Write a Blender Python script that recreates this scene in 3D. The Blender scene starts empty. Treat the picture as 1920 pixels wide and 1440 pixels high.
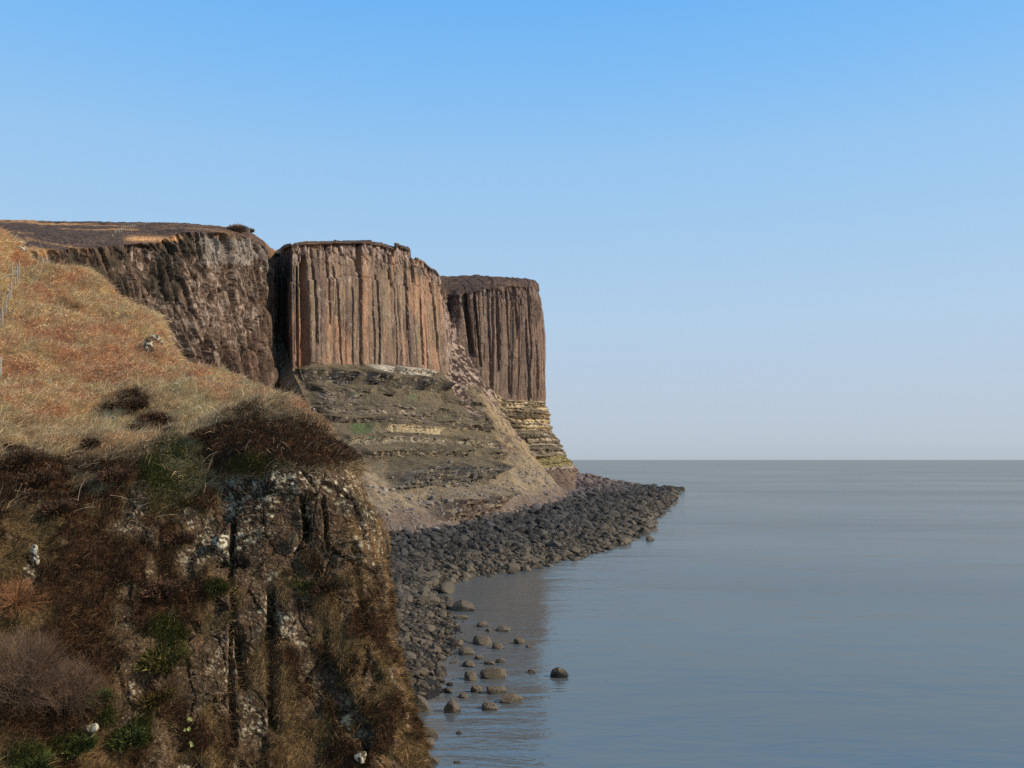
import bpy, bmesh, math
import numpy as np
from math import radians
from mathutils import Vector

# ------------------------------------------------------------------ camera, world, sun
H, F = 18.0, 1600.0                      # eye height above the sea, focal length in photo pixels
scene = bpy.context.scene
C = scene.collection
cd = bpy.data.cameras.new('camera'); cam = bpy.data.objects.new('camera', cd); C.objects.link(cam)
cam.location = (0, 0, H); cam.rotation_euler = (radians(90), 0, 0)
cd.sensor_width = 36.0; cd.lens = 36.0 * F / 1920.0
cd.shift_y = (862 - 720) / 1920.0
cd.clip_start = 0.5; cd.clip_end = 90000
scene.camera = cam

SUN = Vector((0.83, -0.09, 0.55)).normalized()
el = math.asin(SUN.z); az = math.atan2(SUN.x, SUN.y)
w = bpy.data.worlds.new('World'); scene.world = w; w.use_nodes = True
nt = w.node_tree; nt.nodes.clear()
def N(nt, typ, **kw):
    n = nt.nodes.new(typ)
    for k, v in kw.items(): setattr(n, k, v)
    return n
wo = N(nt, 'ShaderNodeOutputWorld'); bg = N(nt, 'ShaderNodeBackground')
sky = N(nt, 'ShaderNodeTexSky', sky_type='NISHITA', sun_disc=False)
sky.sun_elevation = el; sky.sun_rotation = az; sky.altitude = 0
sky.air_density = 1.0; sky.dust_density = 1.0; sky.ozone_density = 2.0
SKY_STRENGTH = 0.10
geo = N(nt, 'ShaderNodeTexCoord'); sep = N(nt, 'ShaderNodeSeparateXYZ')
nt.links.new(geo.outputs['Generated'], sep.inputs[0])
ramp = N(nt, 'ShaderNodeValToRGB'); ramp.color_ramp.interpolation = 'LINEAR'
nt.links.new(sep.outputs['Z'], ramp.inputs[0])
SKYR = [(0.0, (1, 1, 1)), (1.0, (1, 1, 1))]
SKYR_START = 0
def sl(c): return tuple((x/255/12.92 if x/255 <= 0.04045 else ((x/255+0.055)/1.055)**2.4) for x in c)
# clear-day sky above a hazy horizon: colours by elevation (sine), upper stops dimmed and greyed to cut blue fill
stops = [(0.0, (182,195,206)), (0.02, (187,201,215)), (0.07, (188,204,223)), (0.16, (182,210,236)), (0.25, (168,207,241)),
         (0.33, (155,203,246)), (0.40, (134,195,250)), (0.475, (114,186,251)), (0.70, (100,142,188)), (1.0, (80,108,148))]
cr = ramp.color_ramp
while len(cr.elements) < len(stops): cr.elements.new(0.5)
for e, (p, c) in zip(cr.elements, stops):
    e.position = max(0.0, p); e.color = (*sl(c), 1)
# the ramp gives most of the light, with a little physical sky mixed in
mixw = N(nt, 'ShaderNodeMix', data_type='RGBA', blend_type='MIX'); mixw.inputs[0].default_value = 0.9
scl = N(nt, 'ShaderNodeMix', data_type='RGBA', blend_type='MULTIPLY'); scl.inputs[0].default_value = 1.0
scl.inputs[7].default_value = (1/SKY_STRENGTH,)*3 + (1,)
nt.links.new(ramp.outputs[0], scl.inputs[6])
nt.links.new(sky.outputs[0], mixw.inputs[6]); nt.links.new(scl.outputs[2], mixw.inputs[7])
nt.links.new(mixw.outputs[2], bg.inputs[0]); bg.inputs[1].default_value = SKY_STRENGTH
nt.links.new(bg.outputs[0], wo.inputs[0])

sd = bpy.data.lights.new('sun', 'SUN'); sd.energy = 4.7; sd.angle = radians(0.5); sd.color = (1.0, 0.90, 0.76)
so = bpy.data.objects.new('sun', sd); C.objects.link(so)
so.rotation_euler = SUN.to_track_quat('Z', 'Y').to_euler(); so.location = (40, -40, 120)
vs = scene.view_settings
vs.view_transform = 'Standard'; vs.look = 'None'; vs.exposure = 0.0; vs.gamma = 1.0; vs.use_curve_mapping = False
scene.cycles.use_denoising = False; scene.cycles.max_bounces = 6; scene.cycles.diffuse_bounces = 4; scene.cycles.glossy_bounces = 3

# ------------------------------------------------------------------ numpy noise
rng = np.random.default_rng(11)
def h3(ix, iy, iz, seed=0):
    h = (ix.astype(np.int64)*374761393 + iy.astype(np.int64)*668265263 + iz.astype(np.int64)*2147483647*3 + seed*974634777) & 0xffffffff
    h = (h ^ (h >> 13)) * 1274126177 & 0xffffffff
    h = (h ^ (h >> 16)) * 2246822519 & 0xffffffff
    return ((h ^ (h >> 15)) & 0xffffff) / float(0x1000000)
def vn(x, y, z, seed=0):
    xi, yi, zi = np.floor(x), np.floor(y), np.floor(z)
    fx, fy, fz = x-xi, y-yi, z-zi
    fx = fx*fx*(3-2*fx); fy = fy*fy*(3-2*fy); fz = fz*fz*(3-2*fz)
    r = 0
    for a in (0, 1):
        for b in (0, 1):
            for c in (0, 1):
                r = r + h3(xi+a, yi+b, zi+c, seed) * (fx if a else 1-fx) * (fy if b else 1-fy) * (fz if c else 1-fz)
    return r
def fbm(x, y, z, octv=4, seed=0, gain=0.5):
    r = 0; a = 1; t = 0; s = 1
    for k in range(octv):
        r = r + a*vn(x*s+k*17.3, y*s+k*5.1, z*s-k*9.7, seed+k); t += a; a *= gain; s *= 2.03
    return r/t
def worley(x, y, z, seed=0, jit=0.9):
    xi, yi, zi = np.floor(x), np.floor(y), np.floor(z)
    f1 = np.full(x.shape, 9.0); f2 = np.full(x.shape, 9.0); idv = np.zeros(x.shape)
    for a in (-1, 0, 1):
        for b in (-1, 0, 1):
            for c in (-1, 0, 1):
                cx, cy, cz = xi+a, yi+b, zi+c
                dx = cx+0.5+jit*(h3(cx, cy, cz, seed)-0.5)-x
                dy = cy+0.5+jit*(h3(cx, cy, cz, seed+1)-0.5)-y
                dz = cz+0.5+jit*(h3(cx, cy, cz, seed+2)-0.5)-z
                d = np.sqrt(dx*dx+dy*dy+dz*dz)
                n = d < f1
                f2 = np.where(n, f1, np.minimum(f2, d))
                idv = np.where(n, h3(cx, cy, cz, seed+3), idv)
                f1 = np.where(n, d, f1)
    return f1, f2, idv
def ss(a, b, x):
    t = np.clip((x-a)/(b-a), 0, 1); return t*t*(3-2*t)
def box2(A, k, axis):
    if k < 1: return A
    pad = [(0, 0)]*A.ndim; pad[axis] = (k, k)
    B = np.pad(A, pad, mode='edge'); cs = np.cumsum(B, axis=axis)
    z = np.zeros_like(np.take(cs, [0], axis=axis)); cs = np.concatenate([z, cs], axis=axis)
    n = A.shape[axis]
    return (np.take(cs, range(2*k+1, 2*k+1+n), axis=axis)-np.take(cs, range(0, n), axis=axis))/(2*k+1)

# ------------------------------------------------------------------ mesh helpers
def tag(o, label=None, cat=None, group=None, kind=None):
    if label: o['label'] = label
    if cat: o['category'] = cat
    if group: o['group'] = group
    if kind: o['kind'] = kind
    return o
def mesh_np(name, V, Fc, mat, col=None, smooth=True):
    me = bpy.data.meshes.new(name)
    V = np.ascontiguousarray(V, dtype=np.float32).reshape(-1, 3)
    Fc = np.ascontiguousarray(Fc, dtype=np.int32); k = Fc.shape[1]; nf = Fc.shape[0]
    me.vertices.add(len(V)); me.vertices.foreach_set('co', V.ravel())
    me.loops.add(nf*k); me.loops.foreach_set('vertex_index', Fc.ravel())
    me.polygons.add(nf); me.polygons.foreach_set('loop_start', np.arange(0, nf*k, k, dtype=np.int32))
    try: me.polygons.foreach_set('loop_total', np.full(nf, k, dtype=np.int32))
    except Exception: pass
    me.polygons.foreach_set('use_smooth', np.full(nf, smooth))
    if col is not None:
        ca = me.color_attributes.new('col', 'FLOAT_COLOR', 'POINT')
        c4 = np.ones((len(V), 4), dtype=np.float32); c4[:, :3] = np.asarray(col).reshape(-1, 3)
        ca.data.foreach_set('color', c4.ravel())
    me.materials.append(mat); me.update(calc_edges=True)
    return me
def link(name, me, parent=None):
    o = bpy.data.objects.new(name, me); C.objects.link(o)
    if parent: o.parent = parent
    return o
def gridfaces(ni, nj, mask=None):
    i, j = np.meshgrid(np.arange(ni-1), np.arange(nj-1), indexing='ij')
    a = (i*nj+j); f = np.stack([a, a+nj, a+nj+1, a+1], -1).reshape(-1, 4)
    return f if mask is None else f[mask.reshape(-1)]
def submesh(V, col, faces):
    used, inv = np.unique(faces.ravel(), return_inverse=True)
    return V.reshape(-1, 3)[used], col.reshape(-1, 3)[used], inv.reshape(faces.shape)
def pw(px, py, d): return ((px-960)*d/F, d, H+(862-py)*d/F)      # a point seen in the photo at a distance
def proj(P):
    return 960+P[..., 0]/P[..., 1]*F, 862-(P[..., 2]-H)/P[..., 1]*F
def mixc(a, b, t): return a*(1-t[..., None])+b*t[..., None]
def rgb(r, g, b, k=1.0): return np.array(sl((r, g, b)))*k

# ------------------------------------------------------------------ materials
def principled(name, rough=0.95, spec=0.15):
    m = bpy.data.materials.new(name); m.use_nodes = True
    b = m.node_tree.nodes['Principled BSDF']
    b.inputs['Roughness'].default_value = rough; b.inputs['Specular IOR Level'].default_value = spec
    return m, m.node_tree, b
def m_ground(name, fine, coarse, bump, var=0.5, rough=0.95, streak=None):
    """colour from the mesh's own attribute, broken up by two sizes of noise, with bump"""
    m, nt, b = principled(name, rough)
    at = N(nt, 'ShaderNodeAttribute', attribute_name='col'); L = nt.links.new
    tc = N(nt, 'ShaderNodeNewGeometry')
    mp = N(nt, 'ShaderNodeMapping'); L(tc.outputs['Position'], mp.inputs[0])
    if streak: mp.inputs['Scale'].default_value = streak
    n1 = N(nt, 'ShaderNodeTexNoise'); n1.inputs['Scale'].default_value = fine; n1.inputs['Detail'].default_value = 6; n1.inputs['Roughness'].default_value = 0.7
    n2 = N(nt, 'ShaderNodeTexNoise'); n2.inputs['Scale'].default_value = coarse; n2.inputs['Detail'].default_value = 5
    L(mp.outputs[0], n1.inputs['Vector']); L(mp.outputs[0], n2.inputs['Vector'])
    mr = N(nt, 'ShaderNodeMapRange'); mr.inputs[1].default_value = 0.3; mr.inputs[2].default_value = 0.7
    mr.inputs[3].default_value = 1-var; mr.inputs[4].default_value = 1+var; L(n1.outputs['Fac'], mr.inputs[0])
    mr2 = N(nt, 'ShaderNodeMapRange'); mr2.inputs[1].default_value = 0.3; mr2.inputs[2].default_value = 0.7
    mr2.inputs[3].default_value = 1-var*0.5; mr2.inputs[4].default_value = 1+var*0.5; L(n2.outputs['Fac'], mr2.inputs[0])
    mu = N(nt, 'ShaderNodeMath', operation='MULTIPLY'); L(mr.outputs[0], mu.inputs[0]); L(mr2.outputs[0], mu.inputs[1])
    vm = N(nt, 'ShaderNodeVectorMath', operation='SCALE'); L(at.outputs['Color'], vm.inputs[0]); L(mu.outputs[0], vm.inputs['Scale'])
    L(vm.outputs[0], b.inputs['Base Color'])
    bp = N(nt, 'ShaderNodeBump'); bp.inputs['Strength'].default_value = 1.0; bp.inputs['Distance'].default_value = bump
    ad = N(nt, 'ShaderNodeMath', operation='ADD'); L(n1.outputs['Fac'], ad.inputs[0]); L(n2.outputs['Fac'], ad.inputs[1])
    L(ad.outputs[0], bp.inputs['Height']); L(bp.outputs[0], b.inputs['Normal'])
    return m
M_cliff = m_ground('basalt', 3.2, 0.8, 0.35, 0.45, streak=(1, 1, 0.45))
M_slope = m_ground('slope_turf_and_rock', 3.0, 0.8, 0.4, 0.5)
M_moor = m_ground('heather_moor', 1.2, 0.3, 0.6, 0.45)
M_fore = m_ground('near_rock_and_turf', 9.0, 2.2, 0.06, 0.45)
M_blade = m_ground('plant_stems', 3.0, 1.0, 0.0, 0.25)
def m_boulder():
    m, nt, b = principled('beach_basalt', 0.8, 0.3); L = nt.links.new
    at = N(nt, 'ShaderNodeObjectInfo'); tc = N(nt, 'ShaderNodeNewGeometry')
    n1 = N(nt, 'ShaderNodeTexNoise'); n1.inputs['Scale'].default_value = 5; n1.inputs['Detail'].default_value = 7; n1.inputs['Roughness'].default_value = 0.7
    n2 = N(nt, 'ShaderNodeTexNoise'); n2.inputs['Scale'].default_value = 0.35; n2.inputs['Detail'].default_value = 3
    L(tc.outputs['Position'], n1.inputs['Vector']); L(tc.outputs['Position'], n2.inputs['Vector'])
    sp = N(nt, 'ShaderNodeSeparateXYZ'); L(tc.outputs['Position'], sp.inputs[0])
    a1 = N(nt, 'ShaderNodeMath', operation='MULTIPLY_ADD'); L(n2.outputs['Fac'], a1.inputs[0]); a1.inputs[1].default_value = 3.0; L(sp.outputs['Z'], a1.inputs[2])
    rp = N(nt, 'ShaderNodeValToRGB'); mr = N(nt, 'ShaderNodeMapRange'); mr.inputs[1].default_value = 0; mr.inputs[2].default_value = 10
    L(a1.outputs[0], mr.inputs[0]); L(mr.outputs[0], rp.inputs[0])
    e = rp.color_ramp.elements; e[0].position = 0.12; e[0].color = (0.020, 0.017, 0.012, 1); e[1].position = 1.0; e[1].color = (0.13, 0.095, 0.08, 1)
    for p, c in ((0.17, (0.085, 0.064, 0.040, 1)), (0.30, (0.066, 0.052, 0.036, 1)), (0.42, (0.040, 0.034, 0.027, 1)), (0.62, (0.032, 0.029, 0.025, 1)), (0.78, (0.08, 0.065, 0.058, 1))):
        x = rp.color_ramp.elements.new(p); x.color = c
    mv = N(nt, 'ShaderNodeMapRange'); mv.inputs[1].default_value = 0.3; mv.inputs[2].default_value = 0.7; mv.inputs[3].default_value = 0.6; mv.inputs[4].default_value = 1.45
    L(n1.outputs['Fac'], mv.inputs[0])
    ri = N(nt, 'ShaderNodeMath', operation='MULTIPLY_ADD'); L(tc.outputs['Random Per Island'], ri.inputs[0]); ri.inputs[1].default_value = 1.1; ri.inputs[2].default_value = 0.5
    mu = N(nt, 'ShaderNodeMath', operation='MULTIPLY'); L(mv.outputs[0], mu.inputs[0]); L(ri.outputs[0], mu.inputs[1])
    vm = N(nt, 'ShaderNodeVectorMath', operation='SCALE'); L(rp.outputs[0], vm.inputs[0]); L(mu.outputs[0], vm.inputs['Scale'])
    L(vm.outputs[0], b.inputs['Base Color'])
    bp = N(nt, 'ShaderNodeBump'); bp.inputs['Distance'].default_value = 0.12; L(n1.outputs['Fac'], bp.inputs['Height']); L(bp.outputs[0], b.inputs['Normal'])
    return m
M_boulder = m_boulder()
def m_flat(name, c, rough=0.8, scale=20, var=0.4, bump=0.005):
    m, nt, b = principled(name, rough, 0.3); L = nt.links.new
    tc = N(nt, 'ShaderNodeNewGeometry'); n1 = N(nt, 'ShaderNodeTexNoise'); n1.inputs['Scale'].default_value = scale; n1.inputs['Detail'].default_value = 5
    L(tc.outputs['Position'], n1.inputs['Vector'])
    rp = N(nt, 'ShaderNodeValToRGB'); L(n1.outputs['Fac'], rp.inputs[0])
    rp.color_ramp.elements[0].position = 0.3; rp.color_ramp.elements[1].position = 0.7
    rp.color_ramp.elements[0].color = (*[x*(1-var) for x in c], 1); rp.color_ramp.elements[1].color = (*[x*(1+var) for x in c], 1)
    L(rp.outputs[0], b.inputs['Base Color'])
    bp = N(nt, 'ShaderNodeBump'); bp.inputs['Distance'].default_value = bump; L(n1.outputs['Fac'], bp.inputs['Height']); L(bp.outputs[0], b.inputs['Normal'])
    return m
M_wood = m_flat('weathered_wood', (0.27, 0.23, 0.18), 0.9, 15, 0.3)
M_wire = m_flat('galvanised_wire', (0.25, 0.25, 0.25), 0.5)

# ------------------------------------------------------------------ the sea
def m_sea():
    m = bpy.data.materials.new('sea_water'); m.use_nodes = True; nt = m.node_tree; nt.nodes.clear(); L = nt.links.new
    out = N(nt, 'ShaderNodeOutputMaterial')
    g = N(nt, 'ShaderNodeNewGeometry')
    heights = []
    for sc, st, det, amp in ((0.5, (0.35, 1.0, 1), 4, 0.085), (2.2, (0.4, 1.0, 1), 3, 0.024), (0.06, (0.5, 1, 1), 3, 0.5), (5.5, (0.5, 1.0, 1), 2, 0.006)):
        mp = N(nt, 'ShaderNodeMapping'); mp.inputs['Scale'].default_value = st; mp.inputs['Rotation'].default_value = (0, 0, radians(7 if sc > 1 else -5)); L(g.outputs['Position'], mp.inputs[0])
        n = N(nt, 'ShaderNodeTexNoise'); n.inputs['Scale'].default_value = sc; n.inputs['Detail'].default_value = det; n.inputs['Distortion'].default_value = 0.5
        L(mp.outputs[0], n.inputs['Vector'])
        mm = N(nt, 'ShaderNodeMath', operation='MULTIPLY'); mm.inputs[1].default_value = amp; L(n.outputs['Fac'], mm.inputs[0]); heights.append(mm)
    a = N(nt, 'ShaderNodeMath', operation='ADD'); L(heights[0].outputs[0], a.inputs[0]); L(heights[1].outputs[0], a.inputs[1])
    a2 = N(nt, 'ShaderNodeMath', operation='ADD'); L(a.outputs[0], a2.inputs[0]); L(heights[2].outputs[0], a2.inputs[1])
    a3 = N(nt, 'ShaderNodeMath', operation='ADD'); L(a2.outputs[0], a3.inputs[0]); L(heights[3].outputs[0], a3.inputs[1]); a2 = a3
    bp = N(nt, 'ShaderNodeBump'); bp.inputs['Distance'].default_value = 1.0; bp.inputs['Strength'].default_value = 1.0; L(a2.outputs[0], bp.inputs['Height'])
    # calmer and ruffled patches of wind on the surface
    mp = N(nt, 'ShaderNodeMapping'); mp.inputs['Scale'].default_value = (0.004, 0.012, 1); L(g.outputs['Position'], mp.inputs[0])
    n = N(nt, 'ShaderNodeTexNoise'); n.inputs['Scale'].default_value = 1.0; n.inputs['Detail'].default_value = 3; L(mp.outputs[0], n.inputs['Vector'])
    rr = N(nt, 'ShaderNodeMapRange'); rr.inputs[1].default_value = 0.35; rr.inputs[2].default_value = 0.65; rr.inputs[3].default_value = 0.06; rr.inputs[4].default_value = 0.12; L(n.outputs['Fac'], rr.inputs[0])
    gl = N(nt, 'ShaderNodeBsdfGlossy'); gl.inputs['Color'].default_value = (0.80, 0.79, 0.75, 1); L(rr.outputs[0], gl.inputs['Roughness']); L(bp.outputs[0], gl.inputs['Normal'])
    df = N(nt, 'ShaderNodeBsdfDiffuse'); df.inputs['Color'].default_value = (0.097, 0.107, 0.109, 1)
    lw = N(nt, 'ShaderNodeFresnel'); lw.inputs['IOR'].default_value = 1.33
    fr = N(nt, 'ShaderNodeMapRange'); fr.inputs[1].default_value = 0.02; fr.inputs[2].default_value = 1.0; fr.inputs[3].default_value = 0.22; fr.inputs[4].default_value = 0.62; L(lw.outputs[0], fr.inputs[0])
    pm = N(nt, 'ShaderNodeMapRange'); pm.inputs[1].default_value = 0.35; pm.inputs[2].default_value = 0.65; pm.inputs[3].default_value = 1.12; pm.inputs[4].default_value = 0.88; L(n.outputs['Fac'], pm.inputs[0])
    fm_ = N(nt, 'ShaderNodeMath', operation='MULTIPLY'); L(fr.outputs[0], fm_.inputs[0]); L(pm.outputs[0], fm_.inputs[1])
    mx = N(nt, 'ShaderNodeMixShader'); L(fm_.outputs[0], mx.inputs[0]); L(df.outputs[0], mx.inputs[1]); L(gl.outputs[0], mx.inputs[2]); L(mx.outputs[0], out.inputs[0])
    return m
M_sea = m_sea()
def strip(v):  # graded coordinate lines, dense near the viewer
    return np.array(v)
xs = np.concatenate([-np.geomspace(60000, 60, 20), np.linspace(-40, 120, 30), np.geomspace(160, 60000, 20)])
ys = np.concatenate([[-60000, -5000, -500], np.linspace(-60, 600, 60), np.geomspace(700, 60000, 20)])
X, Y = np.meshgrid(xs, ys, indexing='ij')
sea = link('sea', mesh_np('sea', np.stack([X, Y, X*0], -1), gridfaces(len(xs), len(ys)), M_sea))
tag(sea, 'calm grey-blue sea with small ripples reaching the hazy horizon', 'sea', kind='structure')
xs = np.array([-60000, 60000.]); X, Y = np.meshgrid(xs, xs, indexing='ij')
sb = link('seabed', mesh_np('seabed', np.stack([X, Y, X*0-25], -1), gridfaces(2, 2), m_flat('seabed', (0.03, 0.035, 0.035))))
tag(sb, 'dark ground under the sea', 'seabed', kind='structure')

# ------------------------------------------------------------------ headland: one lofted surface, split into its kinds of ground
def S(*rows): return rows
def wp(t): return np.array(pw(*t))
heads = []
def sec(cap0, cap1, cap2, rim, mid, foot, apron, top):
    """cap0..foot are points; apron a list of four or None; top the beach-top point"""
    rim, foot, top = np.array(rim), np.array(foot), np.array(top)
    if mid is None: mid = (rim+foot)/2
    if apron is None:
        apron = []
        for t in (0.2, 0.42, 0.65, 0.85):
            p = foot+(top-foot)*t; p[2] = foot[2]+(top[2]-foot[2])*(t**0.86); apron.append(p)
    out = top-foot; out[2] = 0; out = out/np.linalg.norm(out)
    under = top+out*14; under[2] = -4
    heads.append([np.array(cap0), np.array(cap1), np.array(cap2), rim, np.array(mid), foot]+[np.array(a) for a in apron]+[top, under])
def away(p, dx, dy, dz): return np.array(p)+np.array((dx, dy, dz))
def gfan(a, top):
    a = wp(a); top = np.array(top); out = [a]
    for t in (0.28, 0.56, 0.8):
        p = a+(top-a)*t; p[2] = a[2]+(top[2]-a[2])*(t**0.88); out.append(p)
    return out
r = wp((-330, 490, 90)); sec(away(r, -400, 150, 40), away(r, -160, 120, 38), away(r, -10, 18, 6), r, None, (r[0]+8, r[1]-4, 14), None, (-38, 62, 4.5))
r = wp((-60, 480, 112)); sec(wp((-900, 412, 400)), wp((-260, 408, 250)), wp((-70, 452, 135)), r, None, (r[0]+7, r[1]-3, 18), None, (-34, 78, 4.5))
r = wp((40, 468, 130)); sec(wp((-500, 420, 400)), wp((-60, 412, 262)), wp((33, 447, 152)), r, None, (r[0]+7, r[1]-3, 21), None, (-32, 90, 4.5))
r = wp((120, 466, 148)); sec(wp((-250, 422, 420)), wp((60, 414, 268)), wp((110, 443, 172)), r, None, (r[0]+8, r[1]-3, 23), None, (-30, 98, 4.5))
r = wp((200, 460, 168)); sec(wp((0, 424, 420)), wp((160, 416, 272)), wp((192, 440, 190)), r, None, (r[0]+9, r[1]-3, 25), None, (-29, 106, 4.5))
r = wp((290, 454, 185)); sec(wp((150, 424, 420)), wp((260, 417, 275)), wp((285, 436, 205)), r, None, (r[0]+11, r[1]-4, 27), None, (-27.5, 115, 4.5))
r = wp((345, 434, 197)); sec(wp((270, 425, 420)), wp((330, 418, 262)), wp((343, 427, 212)), r, None, (r[0]+13, r[1]-4, 28), None, (-27, 122, 4.5))
r = wp((420, 436, 214)); sec(wp((350, 436, 420)), wp((405, 424, 250)), wp((420, 430, 222)), r, None, wp((425, 735, 208)), None, (-25, 132, 4.5))
r = wp((470, 446, 229)); sec(wp((420, 446, 420)), wp((462, 432, 245)), wp((470, 438, 233)), r, None, wp((478, 745, 220)), None, (-24, 139, 4.5))
r = wp((497, 464, 237)); sec(wp((470, 474, 420)), wp((492, 450, 247)), wp((496, 456, 240)), r, None, wp((505, 750, 228)), gfan((506, 757, 226), (-23.5, 143, 4.5)), (-23.5, 143, 4.5))
r = wp((512, 490, 243)); sec(wp((500, 486, 420)), wp((508, 464, 256)), wp((511, 470, 247)), r, None, wp((512, 735, 238)), gfan((513, 741, 235), (-23, 146, 4.5)), (-23, 146, 4.5))
r = wp((516, 478, 268)); sec(wp((515, 482, 420)), wp((516, 471, 292)), wp((516, 473, 275)), r, None, wp((513, 600, 262)), gfan((518, 724, 237), (-22.6, 147, 4.5)), (-22.6, 147, 4.5))
r = wp((524, 476, 272)); sec(wp((520, 482, 420)), wp((523, 469, 294)), wp((524, 470, 280)), r, None, wp((522, 615, 266)), gfan((526, 710, 236), (-22.2, 148, 4.5)), (-22.2, 148, 4.5))
r = wp((533, 466, 262)); sec(wp((530, 480, 420)), wp((530, 462, 290)), wp((532, 461, 268)), r, None, wp((530, 640, 258)), gfan((537, 703, 235), (-22, 148.5, 4.5)), (-22, 148.5, 4.5))
r = wp((545, 461, 234)); sec(wp((545, 480, 420)), wp((543, 458, 260)), wp((544, 457, 239)), r, None, wp((548, 692, 234)), gfan((551, 702, 231), (-21.5, 149.5, 4.5)), (-21.5, 149.5, 4.5))
r = wp((575, 458, 236)); sec(wp((600, 476, 420)), wp((575, 454, 255)), wp((575, 455, 240)), r, None, wp((575, 684, 238)), None, (-20, 152, 4.5))
r = wp((625, 457, 246)); sec(wp((640, 476, 420)), wp((625, 452, 262)), wp((625, 453, 250)), r, None, wp((625, 683, 249)), None, (-17, 157, 4.5))
r = wp((680, 457, 258)); sec(wp((690, 476, 420)), wp((680, 452, 274)), wp((680, 453, 262)), r, None, wp((682, 683, 261)), None, (-12.5, 167, 4.5))
r = wp((728, 461, 270)); sec(wp((740, 482, 420)), wp((726, 457, 284)), wp((727, 457, 273)), r, None, wp((737, 684, 272)), None, (-8.5, 178, 4.5))
r = wp((768, 475, 282)); sec(wp((770, 496, 420)), wp((762, 470, 296)), wp((765, 471, 285)), r, None, wp((780, 688, 283)), None, (-4, 194, 4.5))
r = wp((798, 490, 291)); sec(wp((803, 512, 420)), wp((792, 485, 302)), wp((796, 487, 294)), r, None, wp((808, 694, 291)), None, (0, 207, 4.5))
r = wp((824, 513, 299)); sec(wp((815, 530, 420)), wp((815, 510, 312)), wp((820, 509, 303)), r, None, wp((836, 702, 299)), None, (5, 222, 4.5))
r = wp((834, 560, 306)); sec(wp((815, 535, 420)), wp((820, 518, 330)), wp((830, 540, 312)), r, None, wp((845, 690, 305)), None, (9, 235, 4.5))
r = wp((838, 560, 334)); sec(wp((815, 535, 420)), wp((818, 516, 358)), wp((835, 545, 338)), r, None, wp((848, 640, 322)), None, (12, 247, 4.5))
r = wp((858, 552, 328)); sec(wp((830, 538, 440)), wp((828, 516, 365)), wp((855, 536, 343)), r, None, wp((868, 650, 325)), None, (15, 260, 4.6))
r = wp((900, 545, 328)); sec(wp((880, 540, 440)), wp((880, 517, 368)), wp((899, 530, 343)), r, None, wp((903, 715, 326)), None, (19, 284, 4.8))
r = wp((950, 535, 336)); sec(wp((930, 540, 440)), wp((938, 518, 370)), wp((950, 524, 346)), r, None, wp((945, 748, 336)), [pw(947, 785, 333), pw(957, 820, 330), pw(985, 860, 325), pw(1010, 890, 318)], (22.5, 308, 5))
r = wp((995, 536, 348)); sec(wp((960, 542, 450)), wp((985, 521, 376)), wp((995, 527, 356)), r, wp((1000, 640, 349)), wp((997, 752, 350)), [pw(1002, 795, 348), pw(1015, 822, 345), pw(1042, 860, 340), pw(1055, 884, 336)], (24.5, 324, 5.2))
r = wp((1012, 545, 362)); sec(wp((970, 545, 450)), wp((1004, 527, 380)), wp((1010, 532, 368)), r, wp((1023, 625, 362)), wp((1024, 752, 363)), [pw(1031, 795, 362), pw(1042, 818, 360), pw(1064, 858, 357), pw(1077, 878, 354)], pw(1082, 925, 348))
r = wp((1008, 548, 382)); sec(wp((965, 548, 450)), wp((998, 530, 392)), wp((1005, 537, 386)), r, wp((1019, 640, 380)), wp((1020, 752, 382)), [pw(1028, 795, 382), pw(1040, 818, 381), pw(1060, 858, 379), pw(1073, 876, 377)], pw(1082, 915, 374))
r = wp((975, 555, 425)); sec(wp((900, 555, 480)), wp((950, 545, 445)), wp((970, 548, 430)), r, None, wp((985, 750, 412)), None, (38, 425, 7))
r = wp((880, 560, 480)); sec(wp((800, 560, 520)), wp((850, 550, 500)), wp((870, 556, 485)), r, None, wp((890, 750, 482)), None, (15, 520, 6))
r = wp((640, 560, 560)); sec(wp((600, 560, 580)), wp((620, 555, 570)), wp((635, 556, 565)), r, None, wp((650, 750, 562)), None, (-60, 610, 6))
Hd = np.array(heads)                                   # (sections, rows, 3)
nrow = [22, 34, 14, 56, 56, 60, 60, 60, 60, 40, 14]
def loft(G, ns, nr, smooth_cr=False):
    def axis_interp(A, counts):
        out = []
        n = A.shape[0]
        for i in range(n-1):
            t = np.arange(counts[i])/counts[i]
            p0, p1, p2, p3 = A[max(i-1, 0)], A[i], A[i+1], A[min(i+2, n-1)]
            t = t.reshape(-1, *([1]*(A.ndim-1)))
            if smooth_cr:
                out.append(0.5*((2*p1)+(-p0+p2)*t+(2*p0-5*p1+4*p2-p3)*t**2+(-p0+3*p1-3*p2+p3)*t**3))
            else: out.append(p1*(1-t)+p2*t)
        out.append(A[-1:]); return np.concatenate(out, 0)
    A = axis_interp(G, ns); B = np.swapaxes(axis_interp(np.swapaxes(A, 0, 1), nr), 0, 1)
    si = np.concatenate([i+np.arange(c)/c for i, c in enumerate(ns)]+[[len(ns)]])
    ri = np.concatenate([i+np.arange(c)/c for i, c in enumerate(nr)]+[[len(nr)]])
    return B, si, ri
seglen = np.linalg.norm((Hd[1:, 3]+Hd[1:, 5]-Hd[:-1, 3]-Hd[:-1, 5])/2, axis=-1)
ns = [int(np.clip(l/0.30, 6, 200)) if i < len(seglen)-3 else 30 for i, l in enumerate(seglen)]
P, si, ri = loft(Hd, ns, nrow)
P = box2(P, 3, 0); 
Pz0 = P[..., 2].copy()
Sg, Rg = np.meshgrid(si, ri, indexing='ij')
Q = box2(box2(P, 10, 0), 10, 1)
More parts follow.
